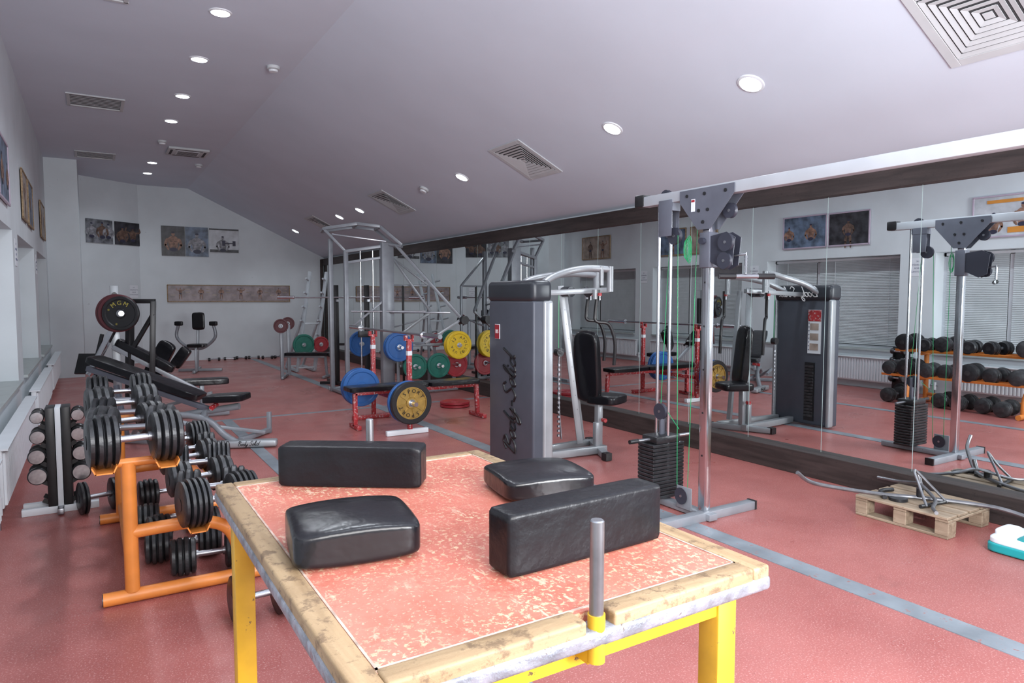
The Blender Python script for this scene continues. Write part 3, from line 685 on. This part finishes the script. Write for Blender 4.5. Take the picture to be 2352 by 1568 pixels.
# squat stand black
sq=E('squat_stand','black steel squat stand holding a barbell','squat stand',(3.9,11.8,0))
for (px,py) in ((3.66,11.85),(4.13,11.6)):
    b=B();b.box((px,py,.88),(.075,.075,1.76),BLACKP,bev=.004);b.obj('upright',sq,True)
b=B();b.beam((3.4,12.0,.04),(4.3,11.5,.04),.06,.06,BLACKP);b.beam((3.66,11.5,.04),(3.66,12.4,.04),.06,.06,BLACKP);b.beam((4.13,11.25,.04),(4.13,12.1,.04),.06,.06,BLACKP);b.beam((3.66,11.85,.72),(4.13,11.6,.72),.05,.05,BLACKP)
for (px,py) in ((3.66,11.79),(4.13,11.54)):b.box((px,py,1.49),(.05,.10,.04),STEEL)
b.obj('base_frame',sq,True)
b=B();b.cyl((3.98,11.68,.74),(3.98,11.38,.74),.024,STEEL,16);b.obj('plate_peg',sq,True)
plate((3.98,11.48,.74),.225,.05,BLUE,label='blue weight plate on squat stand peg')
bb=E('barbell','steel barbell resting on squat stand hooks','barbell',(3.9,11.6,1.545))
b=B();b.cyl((3.0,12.08,1.545),(4.75,11.18,1.545),.014,STEEL,14);b.obj('bar',bb,True)
for a,c in (((3.0,12.08,1.545),(2.75,12.21,1.545)),((4.75,11.18,1.545),(4.98,11.06,1.545))):
    b=B();b.cyl(a,c,.025,CHROME,16);b.obj('sleeve',bb,True)
# ------------------------------------------------------------ far benches
BS=.9
DX=.30
fb=E('bench_press_station','grey framed far bench press with black pads','weight bench',(3.0+DX,13.6,0))
b=B();b.cushion((3.22+DX,13.22,.46),(.85,.28,.06),VINYL,(0,0,-31),14,.1);b.obj('bench_pad',fb,True)
for (px,py) in ((3.0,13.8),(2.75,13.3)):
    b=B();b.box((px+DX,py,.5),(.06,.06,1.0),GREYP,bev=.004);b.obj('upright',fb,True)
b=B();b.beam((2.75+DX,13.5,.42),(3.5+DX,13.05,.40),.05,.05,GREYP);b.beam((3.5+DX,13.05,.42),(3.53+DX,13.03,.03),.05,.05,GREYP);b.beam((3.4+DX,12.85,.03),(3.66+DX,13.21,.03),.05,.05,GREYP);b.beam((2.7+DX,13.1,.03),(3.05+DX,14.0,.03),.05,.05,GREYP);b.beam((3.0+DX,13.8,.42),(2.75+DX,13.3,.42),.05,.05,GREYP)
b.obj('frame',fb,True)
fbb=E('barbell','steel barbell with small dark red plates on bench','barbell',(2.95+DX,13.5,1.01))
b=B();b.cyl((2.62+DX,12.8,1.02),(3.1+DX,14.2,1.02),.014,STEEL);b.obj('bar',fbb,True)
rz_=math.degrees(math.atan2(1.4,.48))-90
plate((2.65+DX,12.9,1.02),.13,.04,DRED,rot=(0,0,rz_),label='small dark red weight plate on far barbell');plate((3.05+DX,14.05,1.02),.13,.04,DRED,rot=(0,0,rz_),label='small dark red weight plate on far barbell')
tr=E('incline_plate_tree','grey leaning steel rack with rows of pegs','rack',(3.9,14.6,0))
TY=1.25
for dx in (0,.35):
    b=B();b.beam((3.56+dx,12.95+TY,.03),(3.92+dx,13.2+TY,2.08),.065,.065,PALEG)
    for q in range(5):
        t=.35+q*.14;px=3.56+dx+.36*t;pz=.03+2.05*t;b.cyl((px,12.95+TY+.25*t,pz),(px-.10,12.80+TY+.25*t,pz+.04),.02,PALEG,10)
    px=3.56+dx+.36*.27;b.cyl((px,13.02+TY,.58),(px,12.72+TY,.58),.022,STEEL,14)
    b.obj('leaning_post',tr,True)
b=B()
for dx in (0,.35):b.beam((3.56+dx,12.95+TY,.04),(3.56+dx,13.9+TY,.04),.06,.06,PALEG);b.beam((3.56+dx,13.9+TY,.04),(3.78+dx,13.12+TY,1.3),.05,.05,PALEG)
b.beam((3.56,13.9+TY,.04),(3.91,13.9+TY,.04),.05,.05,PALEG);b.beam((3.74,13.07+TY,1.0),(4.09,13.07+TY,1.0),.04,.04,PALEG);b.beam((3.56,12.95+TY,.1),(3.91,12.95+TY,.1),.04,.04,PALEG)
b.obj('base_frame',tr,True)
plate((3.66,12.80+TY,.58),.22,.045,GREEN,label='green weight plate on leaning rack');plate((4.01,12.80+TY,.58),.16,.045,REDP,label='small red weight plate on leaning rack')
# seated machine at back
pc=E('seated_curl_machine','grey framed seated machine with black pads','exercise machine',(1.85,15.6,0))
b=B();b.tube([(1.54,15.82,.98),(1.50,15.84,.72),(1.66,15.74,.52),(1.85,15.64,.47),(2.02,15.54,.52),(2.19,15.44,.72),(2.16,15.46,.98)],.033,GREYP);b.obj('curved_arm_frame',pc,True)
b=B();b.beam((1.85,15.64,.03),(1.89,15.62,1.0),.06,.06,GREYP);b.beam((1.5,15.7,.03),(2.3,15.4,.03),.06,.06,GREYP);b.beam((1.72,15.1,.03),(1.95,16.0,.03),.06,.06,GREYP);b.beam((1.78,15.2,.03),(1.78,15.2,.5),.05,.05,GREYP);b.beam((1.78,15.2,.5),(1.86,15.6,.5),.05,.05,GREYP);b.obj('base_frame',pc,True)
b=B();b.cushion((1.89,15.56,1.05),(.24,.08,.34),VINYL,(0,0,-20),10,.1);b.obj('backrest',pc,True)
b=B();b.cushion((1.82,15.3,.56),(.34,.34,.07),VINYL,(0,0,-20),10,.1);b.obj('seat',pc,True)
for p in ((1.54,15.80,1.0),(2.16,15.44,1.0)):
    b=B();b.cushion(p,(.16,.09,.09),VINYL,(0,0,-25),6,.1);b.obj('arm_pad',pc,True)
D6=mk_dumb('dumbbell','small grey dumbbell on floor by the wall',(2.5,17.9,.04),.04,.05,.22,2,IRON2,STEEL,group='small dumbbells along the wall')
for i in range(5):dup(D6,(2.86+i*.29,17.9+random.uniform(-.12,.12),.04),(0,0,random.uniform(-30,30)))
# ------------------------------------------------------------ plate loaded machine near left wall
pm=E('plate_loaded_machine','grey and black plate loaded machine with angled pads','exercise machine',(.5,9.5,0))
b=B();b.box((.24,9.62,.86),(.09,.09,1.66),LGREY,bev=.006);b.cyl((.24,9.57,1.58),(.24,9.56,1.58),.03,BLACKP);b.obj('main_post',pm,True)
b=B();b.beam((.40,9.5,1.5),(.66,9.36,1.5),.06,.06,BLACKP);b.beam((.64,9.36,1.5),(.60,9.38,.5),.07,.06,BLACKP);b.beam((.40,9.5,1.52),(.36,9.55,.3),.08,.08,BLACKP);b.beam((.64,9.36,1.35),(.40,9.5,.9),.05,.05,BLACKP);b.beam((.60,9.38,.9),(.78,9.6,.6),.04,.04,BLACKP)
b.beam((.1,9.7,1.1),(-.02,9.76,.6),.04,.04,BLACKP);b.beam((-.02,9.76,.62),(.24,9.62,.5),.04,.04,BLACKP);b.obj('black_frame',pm,True)
b=B();b.beam((.29,9.36,1.33),(-.05,9.6,.62),.07,.07,CHROME);b.cyl((.29,9.5,1.36),(.29,9.1,1.36),.03,CHROME);b.obj('lever_arm',pm,True,label='bare silver square lever arm')
b=B();b.box((-.08,9.76,.74),(.22,.03,.26),BLACKP,rot=(-25,0,-30),bev=.005);b.obj('foot_plate',pm,True)
b=B();b.beam((.24,9.6,.04),(1.5,9.55,.04),.06,.06,GREYP);b.beam((-.1,9.3,.04),(.3,10.1,.04),.06,.06,GREYP);b.beam((1.2,9.4,.04),(1.2,10.1,.04),.06,.06,GREYP);b.beam((1.2,9.75,.04),(1.2,9.75,.4),.06,.06,GREYP);b.beam((.2,9.55,.95),(1.15,9.4,.35),.06,.06,GREYP);b.beam((.4,9.6,.04),(.4,9.55,.9),.06,.06,GREYP);b.beam((.6,10.1,.06),(1.3,9.6,.30),.05,.05,LGREY);b.obj('base_frame',pm,True)
b=B();b.cushion((1.22,9.75,.44),(.62,.27,.08),VINYL,(0,0,-5),10,.1);b.obj('seat',pm,True)
b=B();b.cushion((.74,10.05,.72),(.22,.09,.50),VINYL,(0,28,-25),10,.1);b.obj('backrest',pm,True)
b=B();b.cushion((.55,9.5,.83),(.72,.16,.10),VINYL,(0,30,-18),10,.1);b.obj('chest_pad',pm,True)
b=B();b.cushion((.98,9.9,.76),(.14,.10,.28),VINYL,(0,35,-20),8,.1);b.obj('knee_pad',pm,True)
plate((.29,9.20,1.36),.20,.05,BLACKP,label='black weight plate with yellow lettering',texts=(('MGM',128,34,.07,.60),('*   *',250,22,.06,.6)),tm=YTXT,rot=(0,0,-22))
plate((.27,9.29,1.36),.222,.05,DRED,rot=(0,0,-22),label='dark red rubber rimmed weight plate')
plate((.25,9.37,1.36),.225,.05,DRED,rot=(0,0,-22),label='dark red rubber rimmed weight plate')
# ------------------------------------------------------------ incline bench nearer
ib=E('incline_bench','adjustable incline bench with black pads and grey frame','weight bench',(1.0,7.8,0),(0,0,-32))
def loc2(b,n,lab=None,par=None):
    return b.obj(n,par or ib,label=lab)
b=B();b.cushion((-.62,0,.70),(1.22,.27,.075),VINYL,(0,19.5,0),14,.08);loc2(b,'backrest')
b=B();b.cushion((.22,0,.49),(.42,.30,.075),VINYL,(0,-3,0),10,.12);loc2(b,'seat')
b=B();b.beam((-1.25,0,.80),(.05,0,.36),.06,.06,NAVY)
b.tube([(.35,0,.40),(.10,0,.36),(-.10,0,.33),(-.25,0,.30)],.035,GREYP)
b.tube([(-.45,-.1,.22),(-.25,-.1,.32),(0.05,-.1,.27),(.25,-.15,.12),(.42,-.2,.04)],.034,GREYP)
b.tube([(-.75,-.05,.12),(-.55,-.25,.26),(-.3,-.3,.30),(0,-.25,.24)],.026,GREYP)
b.beam((.42,-.2,.035),(-.9,.0,.035),.06,.05,GREYP);b.beam((-.85,0,.035),(-.95,0,.62),.05,.05,NAVY);b.beam((-1.0,-.3,.035),(-.9,.3,.035),.06,.06,GREYP);b.beam((0,0,.36),(.0,-.1,.27),.06,.05,GREYP)
b.beam((.35,.0,.035),(.45,.58,.035),.07,.05,GREYP);b.beam((.45,.58,.0),(.45,.58,.24),.05,.05,GREYP);b.beam((.0,-.1,.22),(.50,.3,.06),.05,.04,GREYP);loc2(b,'frame')
b=B();b.box((.50,-.20,.045),(.60,.12,.07),LGREY,rot=(0,0,12),bev=.02,seg=3);fp=loc2(b,'foot_plate')
b=B();b.script('Body Solid',.045,Matrix.Translation((.54,-.257,.05))@Matrix.Rotation(R(12),4,'Z')@Matrix.Rotation(R(90),4,'X'),BTXT);loc2(b,'lettering',par=fp)
b=B();b.cyl((.12,-.03,.42),(.12,-.15,.40),.025,RED);loc2(b,'adjustment_knob','red round knob')
BS=1.0
# ------------------------------------------------------------ chest press tower machine
cm=E('chest_press_machine','dark grey weight stack tower with silver press arms','exercise machine',(3.26,5.18,0))
b=B();b.box((-.01,0,.77),(.17,.75,1.50),SLATE,bev=.02,seg=3);tw=b.obj('weight_tower',cm)
b=B();b.box((-.005,0,1.60),(.215,.78,.19),SLATE2,bev=.05,seg=4);cap=b.obj('tower_cap',cm)
for sg in (-1,1):
    b=B();b.box((.055,sg*.372,.77),(.10,.05,1.50),LGREY,bev=.022,seg=4);b.obj('side_trim',cm,label='rounded silver edge moulding')
b=B();b.script('Body-Solid',.19,Matrix.Translation((-.096,-.02,.60))@Matrix(((0,0,-1,0),(0,1,0,0),(1,0,0,0),(0,0,0,1))),BTXT,shear=.25,r=.06)
b.obj('lettering',tw)
b=B();b.box((-.098,.215,1.235),(.006,.085,.135),WHITE,bev=.002)
mf=Matrix(((0,0,-1,-.104),(-1,0,0,.215),(0,1,0,1.235),(0,0,0,1)))
b.box((-.1015,.215,1.235),(.003,.078,.128),REDP);b.text('BS',.05,mf,WTXT,.001);b.obj('emblem',tw,label='small red rectangular emblem')
b=B();b.box((.070,-.12,.42),(.03,.13,.70),BLACKP)
for q in range(17):b.box((.088,-.12,.13+q*.037),(.02,.11,.028),IRON2,bev=.003,seg=1)
b.obj('weight_stack',cm)
b=B();b.box((.080,-.17,1.14),(.012,.17,.52),WHITE);b.box((.088,-.17,1.33),(.006,.17,.13),RED)
for q in range(3):b.box((.088,-.17,1.20-q*.12),(.006,.11,.08),PTAN)
for q in range(8):b.box((.088,-.10,1.24-q*.045),(.006,.012,.012),INK)
b.obj('instruction_placard',tw,label='white placard with red header and small pictures')
mfront=Matrix(((0,0,1,.104),(1,0,0,.05),(0,1,0,1.60),(0,0,0,1)))
b=B();b.script('Body Solid',.115,mfront,WTXT,r=.045);b.obj('lettering',cap)
def cw(b,n,lab=None):b.obj(n,cm,True,label=lab)
b=B()
b.tube([(3.34,4.98,1.60),(3.48,5.06,1.70),(3.75,5.15,1.78),(4.0,5.14,1.82),(4.20,5.05,1.81)],.032,LGREY,14)
b.cyl((4.20,5.05,1.84),(4.20,5.05,1.60),.032,LGREY);b.cyl((4.12,5.08,1.84),(4.12,5.08,1.66),.022,LGREY);cw(b,'press_arm','curved silver steel arm')
b=B();b.tube([(3.34,5.40,1.60),(3.60,5.50,1.72),(4.05,5.52,1.78),(4.35,5.45,1.77)],.032,LGREY,14);b.cyl((4.35,5.45,1.80),(4.35,5.45,1.58),.032,LGREY);cw(b,'press_arm','curved silver steel arm')
b=B();b.beam((3.36,5.2,1.58),(4.32,5.22,1.62),.05,.05,LGREY);b.cyl((3.93,5.30,1.60),(3.93,5.42,1.60),.05,SLATE2,24);b.cyl((4.12,5.27,1.58),(4.12,5.33,1.62),.04,SLATE2,20);cw(b,'linkage')
b=B();b.beam((3.93,5.48,1.66),(4.10,5.37,.10),.075,.06,LGREY);b.beam((4.02,5.55,1.62),(4.22,5.5,.10),.05,.05,LGREY)
for q in range(8):
    t=.15+q*.09;b.cyl((3.93+.17*t-.005,5.44-.11*t,1.66-1.56*t),(3.93+.17*t,5.46-.11*t,1.66-1.56*t),.008,BLACKP,8)
cw(b,'upright')
for (dx,dy) in ((0,0),(.22,.42)):
    b=B();b.tube([(4.10+dx,5.10+dy,1.62),(4.08+dx,5.12+dy,1.40),(4.09+dx,5.11+dy,1.32),(4.19+dx,5.05+dy,1.29),(4.24+dx,5.02+dy,1.12),(4.24+dx,5.03+dy,.90)],.017,BLACKP,10);b.cyl((4.08+dx,5.12+dy,1.53),(4.08+dx,5.12+dy,1.62),.025,LGREY)
    cw(b,'handle','bent black rubber grip')
    b=B();b.cyl((4.10+dx,5.08+dy,1.56),(4.10+dx,5.08+dy,1.59),.02,RED);b.cyl((4.10+dx,5.08+dy,1.52),(4.10+dx,5.08+dy,1.56),.01,STEEL);cw(b,'knob','red knob')
b=B();b.cushion((4.18,5.36,.86),(.10,.26,.66),VINYL,(0,-6,24),8,.1);cw(b,'backrest')
b=B();b.cushion((4.38,5.30,.53),(.36,.32,.09),VINYL,(0,0,24),7,.15);cw(b,'seat')
b=B();b.beam((4.26,5.28,.06),(4.26,5.28,.50),.06,.06,LGREY);b.beam((4.20,5.24,.03),(4.20,5.24,.32),.05,.05,LGREY);b.cyl((4.26,5.22,.34),(4.26,5.17,.34),.02,RED);cw(b,'seat_post')
b=B();b.beam((3.34,5.30,.05),(4.30,5.22,.05),.07,.07,LGREY);b.beam((4.12,4.98,.04),(4.42,5.62,.04),.07,.06,LGREY);b.box((4.12,4.98,.04),(.07,.07,.07),BLACKP);b.box((4.42,5.62,.04),(.07,.07,.07),BLACKP);b.beam((3.34,5.5,.05),(4.35,5.55,.05),.06,.06,LGREY);cw(b,'base_frame')
b=B();b.tube([(3.75,5.25,1.02),(3.75,5.25,.6),(3.77,5.23,.2)],.008,STEEL,6)
for q in range(16):b.cyl((3.75,5.25,.92-q*.045),(3.751,5.25,.90-q*.045),.016,STEEL,8)
b.cyl((3.75,5.22,1.03),(3.75,5.28,1.03),.04,IRON,20);cw(b,'chain')
b=B();b.cyl((3.755,5.26,1.58),(3.755,5.26,1.05),.004,CABLE,6);cw(b,'cable','thin green cable')
# ------------------------------------------------------------ cable crossover
cx=E('cable_crossover','tall chrome cable column with overhead beam and pulleys','exercise machine',(3.61,3.30,0))
X=3.61
def cc(b,n,lab=None,par=None):
    o=b.obj(n,cx,True,label=lab)
    if par:o.parent=par
    return o
b=B();b.box((X,3.30,1.10),(.06,.06,2.10),CHROME,bev=.005)
for q in range(5):b.box((X-.031,3.30,.45+q*.3),(.002,.012,.012),BLACKP)
cc(b,'column','polished chrome square upright')
b=B();b.box((X,1.65,2.265),(.075,4.56,.075),BEAMP,bev=.005);b.box((X,3.96,2.275),(.09,.10,.09),BLACKP,bev=.01);cc(b,'overhead_beam')
b=B();b.box((X,-.55,1.12),(.07,.07,2.22),STEEL,bev=.004);b.box((X,-.55,.03),(.9,.07,.06),STEEL,bev=.004);cc(b,'end_column')
for dx in (-.045,.045):
    b=B();xx=X+dx-(.003)
    b.poly([(xx,3.53,2.29),(xx,3.05,2.29),(xx,3.05,2.23),(xx,3.25,2.01),(xx,3.36,2.01),(xx,3.53,2.21)],NAVY,.006,(1,0,0))
    for (yy,zz) in ((3.46,2.25),(3.3,2.25),(3.12,2.25),(3.35,2.14),(3.27,2.14),(3.31,2.06)):b.cyl((xx-.006,yy,zz),(xx+.012,yy,zz),.012,IRON,10)
    if dx<0:
        b.box((xx-.004,3.40,2.18),(.002,.035,.085),WHITE);b.box((xx-.0055,3.40,2.21),(.001,.03,.015),REDP)
    gp=cc(b,'gusset_plate')
b=B();
for dx in (-.04,.034):b.box((X+dx,3.68,2.12),(.006,.13,.26),NAVY,bev=.002)
b.box((X,3.68,2.20),(.08,.14,.06),NAVY);brk=cc(b,'pulley_bracket')
def pulley(c,r,par=None,ax=(1,0,0)):
    b=B();b.lathe([(.006,-.014),(r,-.014),(r*.82,-.004),(r*.82,.004),(r,.014),(.006,.014)],c,ax,NAVY2,32);b.cyl(Vector(c)-Vector(ax)*.018,Vector(c)+Vector(ax)*.018,.01,STEEL,10);cc(b,'pulley',None,par)
pulley((X,3.62,1.99),.06,brk);pulley((X,3.12,2.12),.05,gp);pulley((X,3.71,2.28),.05,brk)
b=B();b.box((X,3.30,1.87),(.09,.09,.24),NAVY,bev=.006)
for dx in (-.03,.03):b.poly([(X+dx-.003,3.26,1.96),(X+dx-.003,3.12,1.98),(X+dx-.003,3.05,1.94),(X+dx-.003,3.07,1.76),(X+dx-.003,3.14,1.73),(X+dx-.003,3.26,1.79)],NAVY2,.006,(1,0,0))
b.cyl((X-.05,3.3,1.93),(X-.08,3.3,1.93),.022,NAVY2);car=cc(b,'sliding_carriage')
pulley((X-.045,3.11,1.91),.06,car);pulley((X-.045,3.12,1.79),.055,car)
b=B()
for q in range(5):
    b.cyl((X+.02,3.0,1.82-q*.022),(X+.02,3.0,1.80-q*.022),.010,STEEL,8)
b.cyl((X+.02,3.0,1.84),(X+.02,3.0,1.70),.004,STEEL,6);b.beam((X,3.08,1.82),(X+.02,3.0,1.83),.012,.012,STEEL);cc(b,'carabiner')
b=B();b.cyl((X-.14,3.08,1.685),(X+.20,2.92,1.685),.015,STEEL,16);b.cyl((X-.14,3.08,1.685),(X-.04,3.033,1.685),.019,BLACKP,16);b.cyl((X+.10,2.967,1.685),(X+.20,2.92,1.685),.019,BLACKP,16);cc(b,'bar_handle','short black bar with rubber grips')
for yy in (3.66,3.78):
    b=B();b.cyl((X,yy,.06),(X,yy,2.24),.012,CHROME,16);cc(b,'guide_rod')
b=B()
for q in range(15):b.box((X-.01,3.72,.075+q*.0275),(.31,.17,.0235),IRON,bev=.004,seg=1)
b.box((X-.01,3.72,.50),(.24,.16,.055),IRON,bev=.01);cc(b,'weight_stack')
b=B();b.cyl((X-.32,3.72,.50),(X+.28,3.72,.50),.012,STEEL);b.cyl((X-.32,3.72,.50),(X-.24,3.72,.50),.016,IRON);b.beam((X,3.72,.52),(X,3.72,.74),.05,.02,NAVY);sel=cc(b,'stack_selector')
pulley((X-.02,3.72,.70),.06,sel)
b=B();b.box((X,3.60,.03),(.08,.78,.045),GREYP,bev=.004);b.box((X,3.28,.03),(.95,.07,.06),GREYP,bev=.004);b.box((X-.05,3.44,.12),(.01,.14,.16),GREYP,bev=.003);bf=cc(b,'base_foot')
pulley((X-.05,3.46,.13),.06,bf)
for sg in (-1,1):
    b=B();b.box((X+sg*.48,3.28,.032),(.02,.075,.064),BLACKP);cc(b,'foot_cap',None,bf)
for (a,c) in (((X,3.67,1.98),(X,3.74,.72)),((X-.02,3.57,1.99),(X-.04,3.52,.13)),((X-.02,3.64,.70),(X-.03,3.52,.60)),((X,3.40,2.2),(X-.04,3.42,.14))):
    b=B();b.cyl(a,c,.0026,CABLE,8);cc(b,'cable','thin bright green cable')
b=B()
for q in range(4):
    pts=[(X-.06-.006*q,3.42+.022*math.cos(t*math.pi/5)+.004*q,1.88+(.095-.010*q)*math.sin(t*math.pi/5)) for t in range(11)]
    b.tube(pts,.0025,CABLE,6)
cc(b,'cable_coil','hanging coil of green cable')
# ------------------------------------------------------------ pallet with cable attachments
pl=E('wooden_pallet','small weathered wooden pallet on the red floor','pallet',(4.88,2.49,0))
for i,xx in enumerate((4.66,4.80,4.95,5.10)):
    b=B();b.box((xx,2.49,.135),(.115,.62,.018),PALW,bev=.003,seg=1);b.obj('top_board',pl,True)
for yy in (2.22,2.49,2.76):
    b=B();b.box((4.88,yy,.115),(.54,.085,.018),PALW,bev=.003,seg=1);b.obj('cross_board',pl,True)
    for xx in (4.66,5.10):
        b=B();b.box((xx,yy,.062),(.10,.085,.086),PALW,bev=.003,seg=1);b.obj('block',pl,True)
for xx in (4.66,5.10):
    b=B();b.box((xx,2.49,.0095),(.10,.62,.018),PALW,bev=.003,seg=1);b.obj('bottom_board',pl,True)
def att(label,tubes,discs=()):
    e=E('cable_bar_attachment',label,'exercise attachment',tubes[0][0][0],group='cable attachments on the pallet')
    for pts,r,m in tubes:
        b=B();b.tube(pts,r,m,10);b.obj('bar',e,True)
    for (a,c,r,m) in discs:
        b=B();b.cyl(a,c,r,m,20);b.obj('swivel',e,True)
att('long bent steel pulldown bar lying on pallet',[([(4.12,2.93,.34),(4.24,2.90,.26),(4.45,2.78,.21),(4.70,2.62,.17),(4.84,2.48,.165),(4.98,2.24,.165),(5.05,2.06,.16),(5.10,1.86,.12)],.014,DSTEEL)],[((4.84,2.48,.17),(4.84,2.48,.23),.022,IRON)])
att('short steel row handle standing up on pallet',[([(4.70,2.36,.155),(4.76,2.44,.26),(4.80,2.50,.36),(4.86,2.42,.26),(4.92,2.34,.155)],.009,DSTEEL),([(4.66,2.38,.157),(4.98,2.34,.157)],.013,IRON)])
att('bent steel curl bar crossing the pallet',[([(4.50,2.20,.19),(4.66,2.30,.17),(4.80,2.36,.19),(4.92,2.52,.24),(5.04,2.60,.21),(5.12,2.78,.17),(5.14,2.95,.16)],.012,DSTEEL)],[((4.92,2.52,.24),(4.92,2.54,.31),.016,DSTEEL)])
att('black rubber handle lying on pallet',[([(4.66,2.62,.160),(4.78,2.72,.160),(4.90,2.70,.160)],.015,IRON)],[((4.72,2.56,.145),(4.72,2.56,.165),.06,IRON)])
# scale
sc=E('bathroom_scale','teal and white plastic scale on the floor','scale',(4.80,1.76,0))
b=B();b.cushion((4.80,1.76,.032),(.37,.43,.062),TEAL,None,9,0,8);b.obj('base',sc,True,smooth=60)
b=B();b.cushion((4.80,1.76,.075),(.355,.415,.045),WHITE,None,8,.1,8);b.obj('body',sc,True,smooth=60)
b=B();b.cushion((4.80,1.71,.097),(.27,.25,.014),TEAL,None,8,0,6);b.obj('platform',sc,True,smooth=60)
b=B();b.cushion((4.80,1.92,.105),(.20,.09,.04),WHITE,None,5,.1,6);b.obj('display_housing',sc,True,smooth=60)
# ------------------------------------------------------------ lights, world, camera
def area(name,loc,tgt,sx,sy,e,col=(1,1,1)):
    l=bpy.data.lights.new(name,'AREA');l.shape='RECTANGLE';l.size=sx;l.size_y=sy;l.energy=e;l.color=col
    o=bpy.data.objects.new(name,l);o.location=loc;o.rotation_euler=(Vector(tgt)-Vector(loc)).to_track_quat('-Z','Y').to_euler();COL.objects.link(o)
area('camera_side_softlight',(.8,-1.6,2.5),(2.2,4.2,.7),2.2,1.6,205,(1,.985,.97))
area('bounce_light',(1.8,-1.2,1.7),(2.4,4.0,3.9),1.2,1.2,245,(.92,.95,1))
w=bpy.data.worlds.new('World');bpy.context.scene.world=w;w.use_nodes=True
w.node_tree.nodes['Background'].inputs[0].default_value=(.86,.91,1,1);w.node_tree.nodes['Background'].inputs[1].default_value=.85
cam=bpy.data.cameras.new('camera');cam.lens=24;cam.sensor_width=36;cam.clip_start=.05
co=bpy.data.objects.new('camera',cam);co.location=(0,0,1.55);co.rotation_euler=(R(90-3.72),0,R(-31.6));COL.objects.link(co)
bpy.context.scene.camera=co
bpy.context.scene.view_settings.view_transform='Standard'
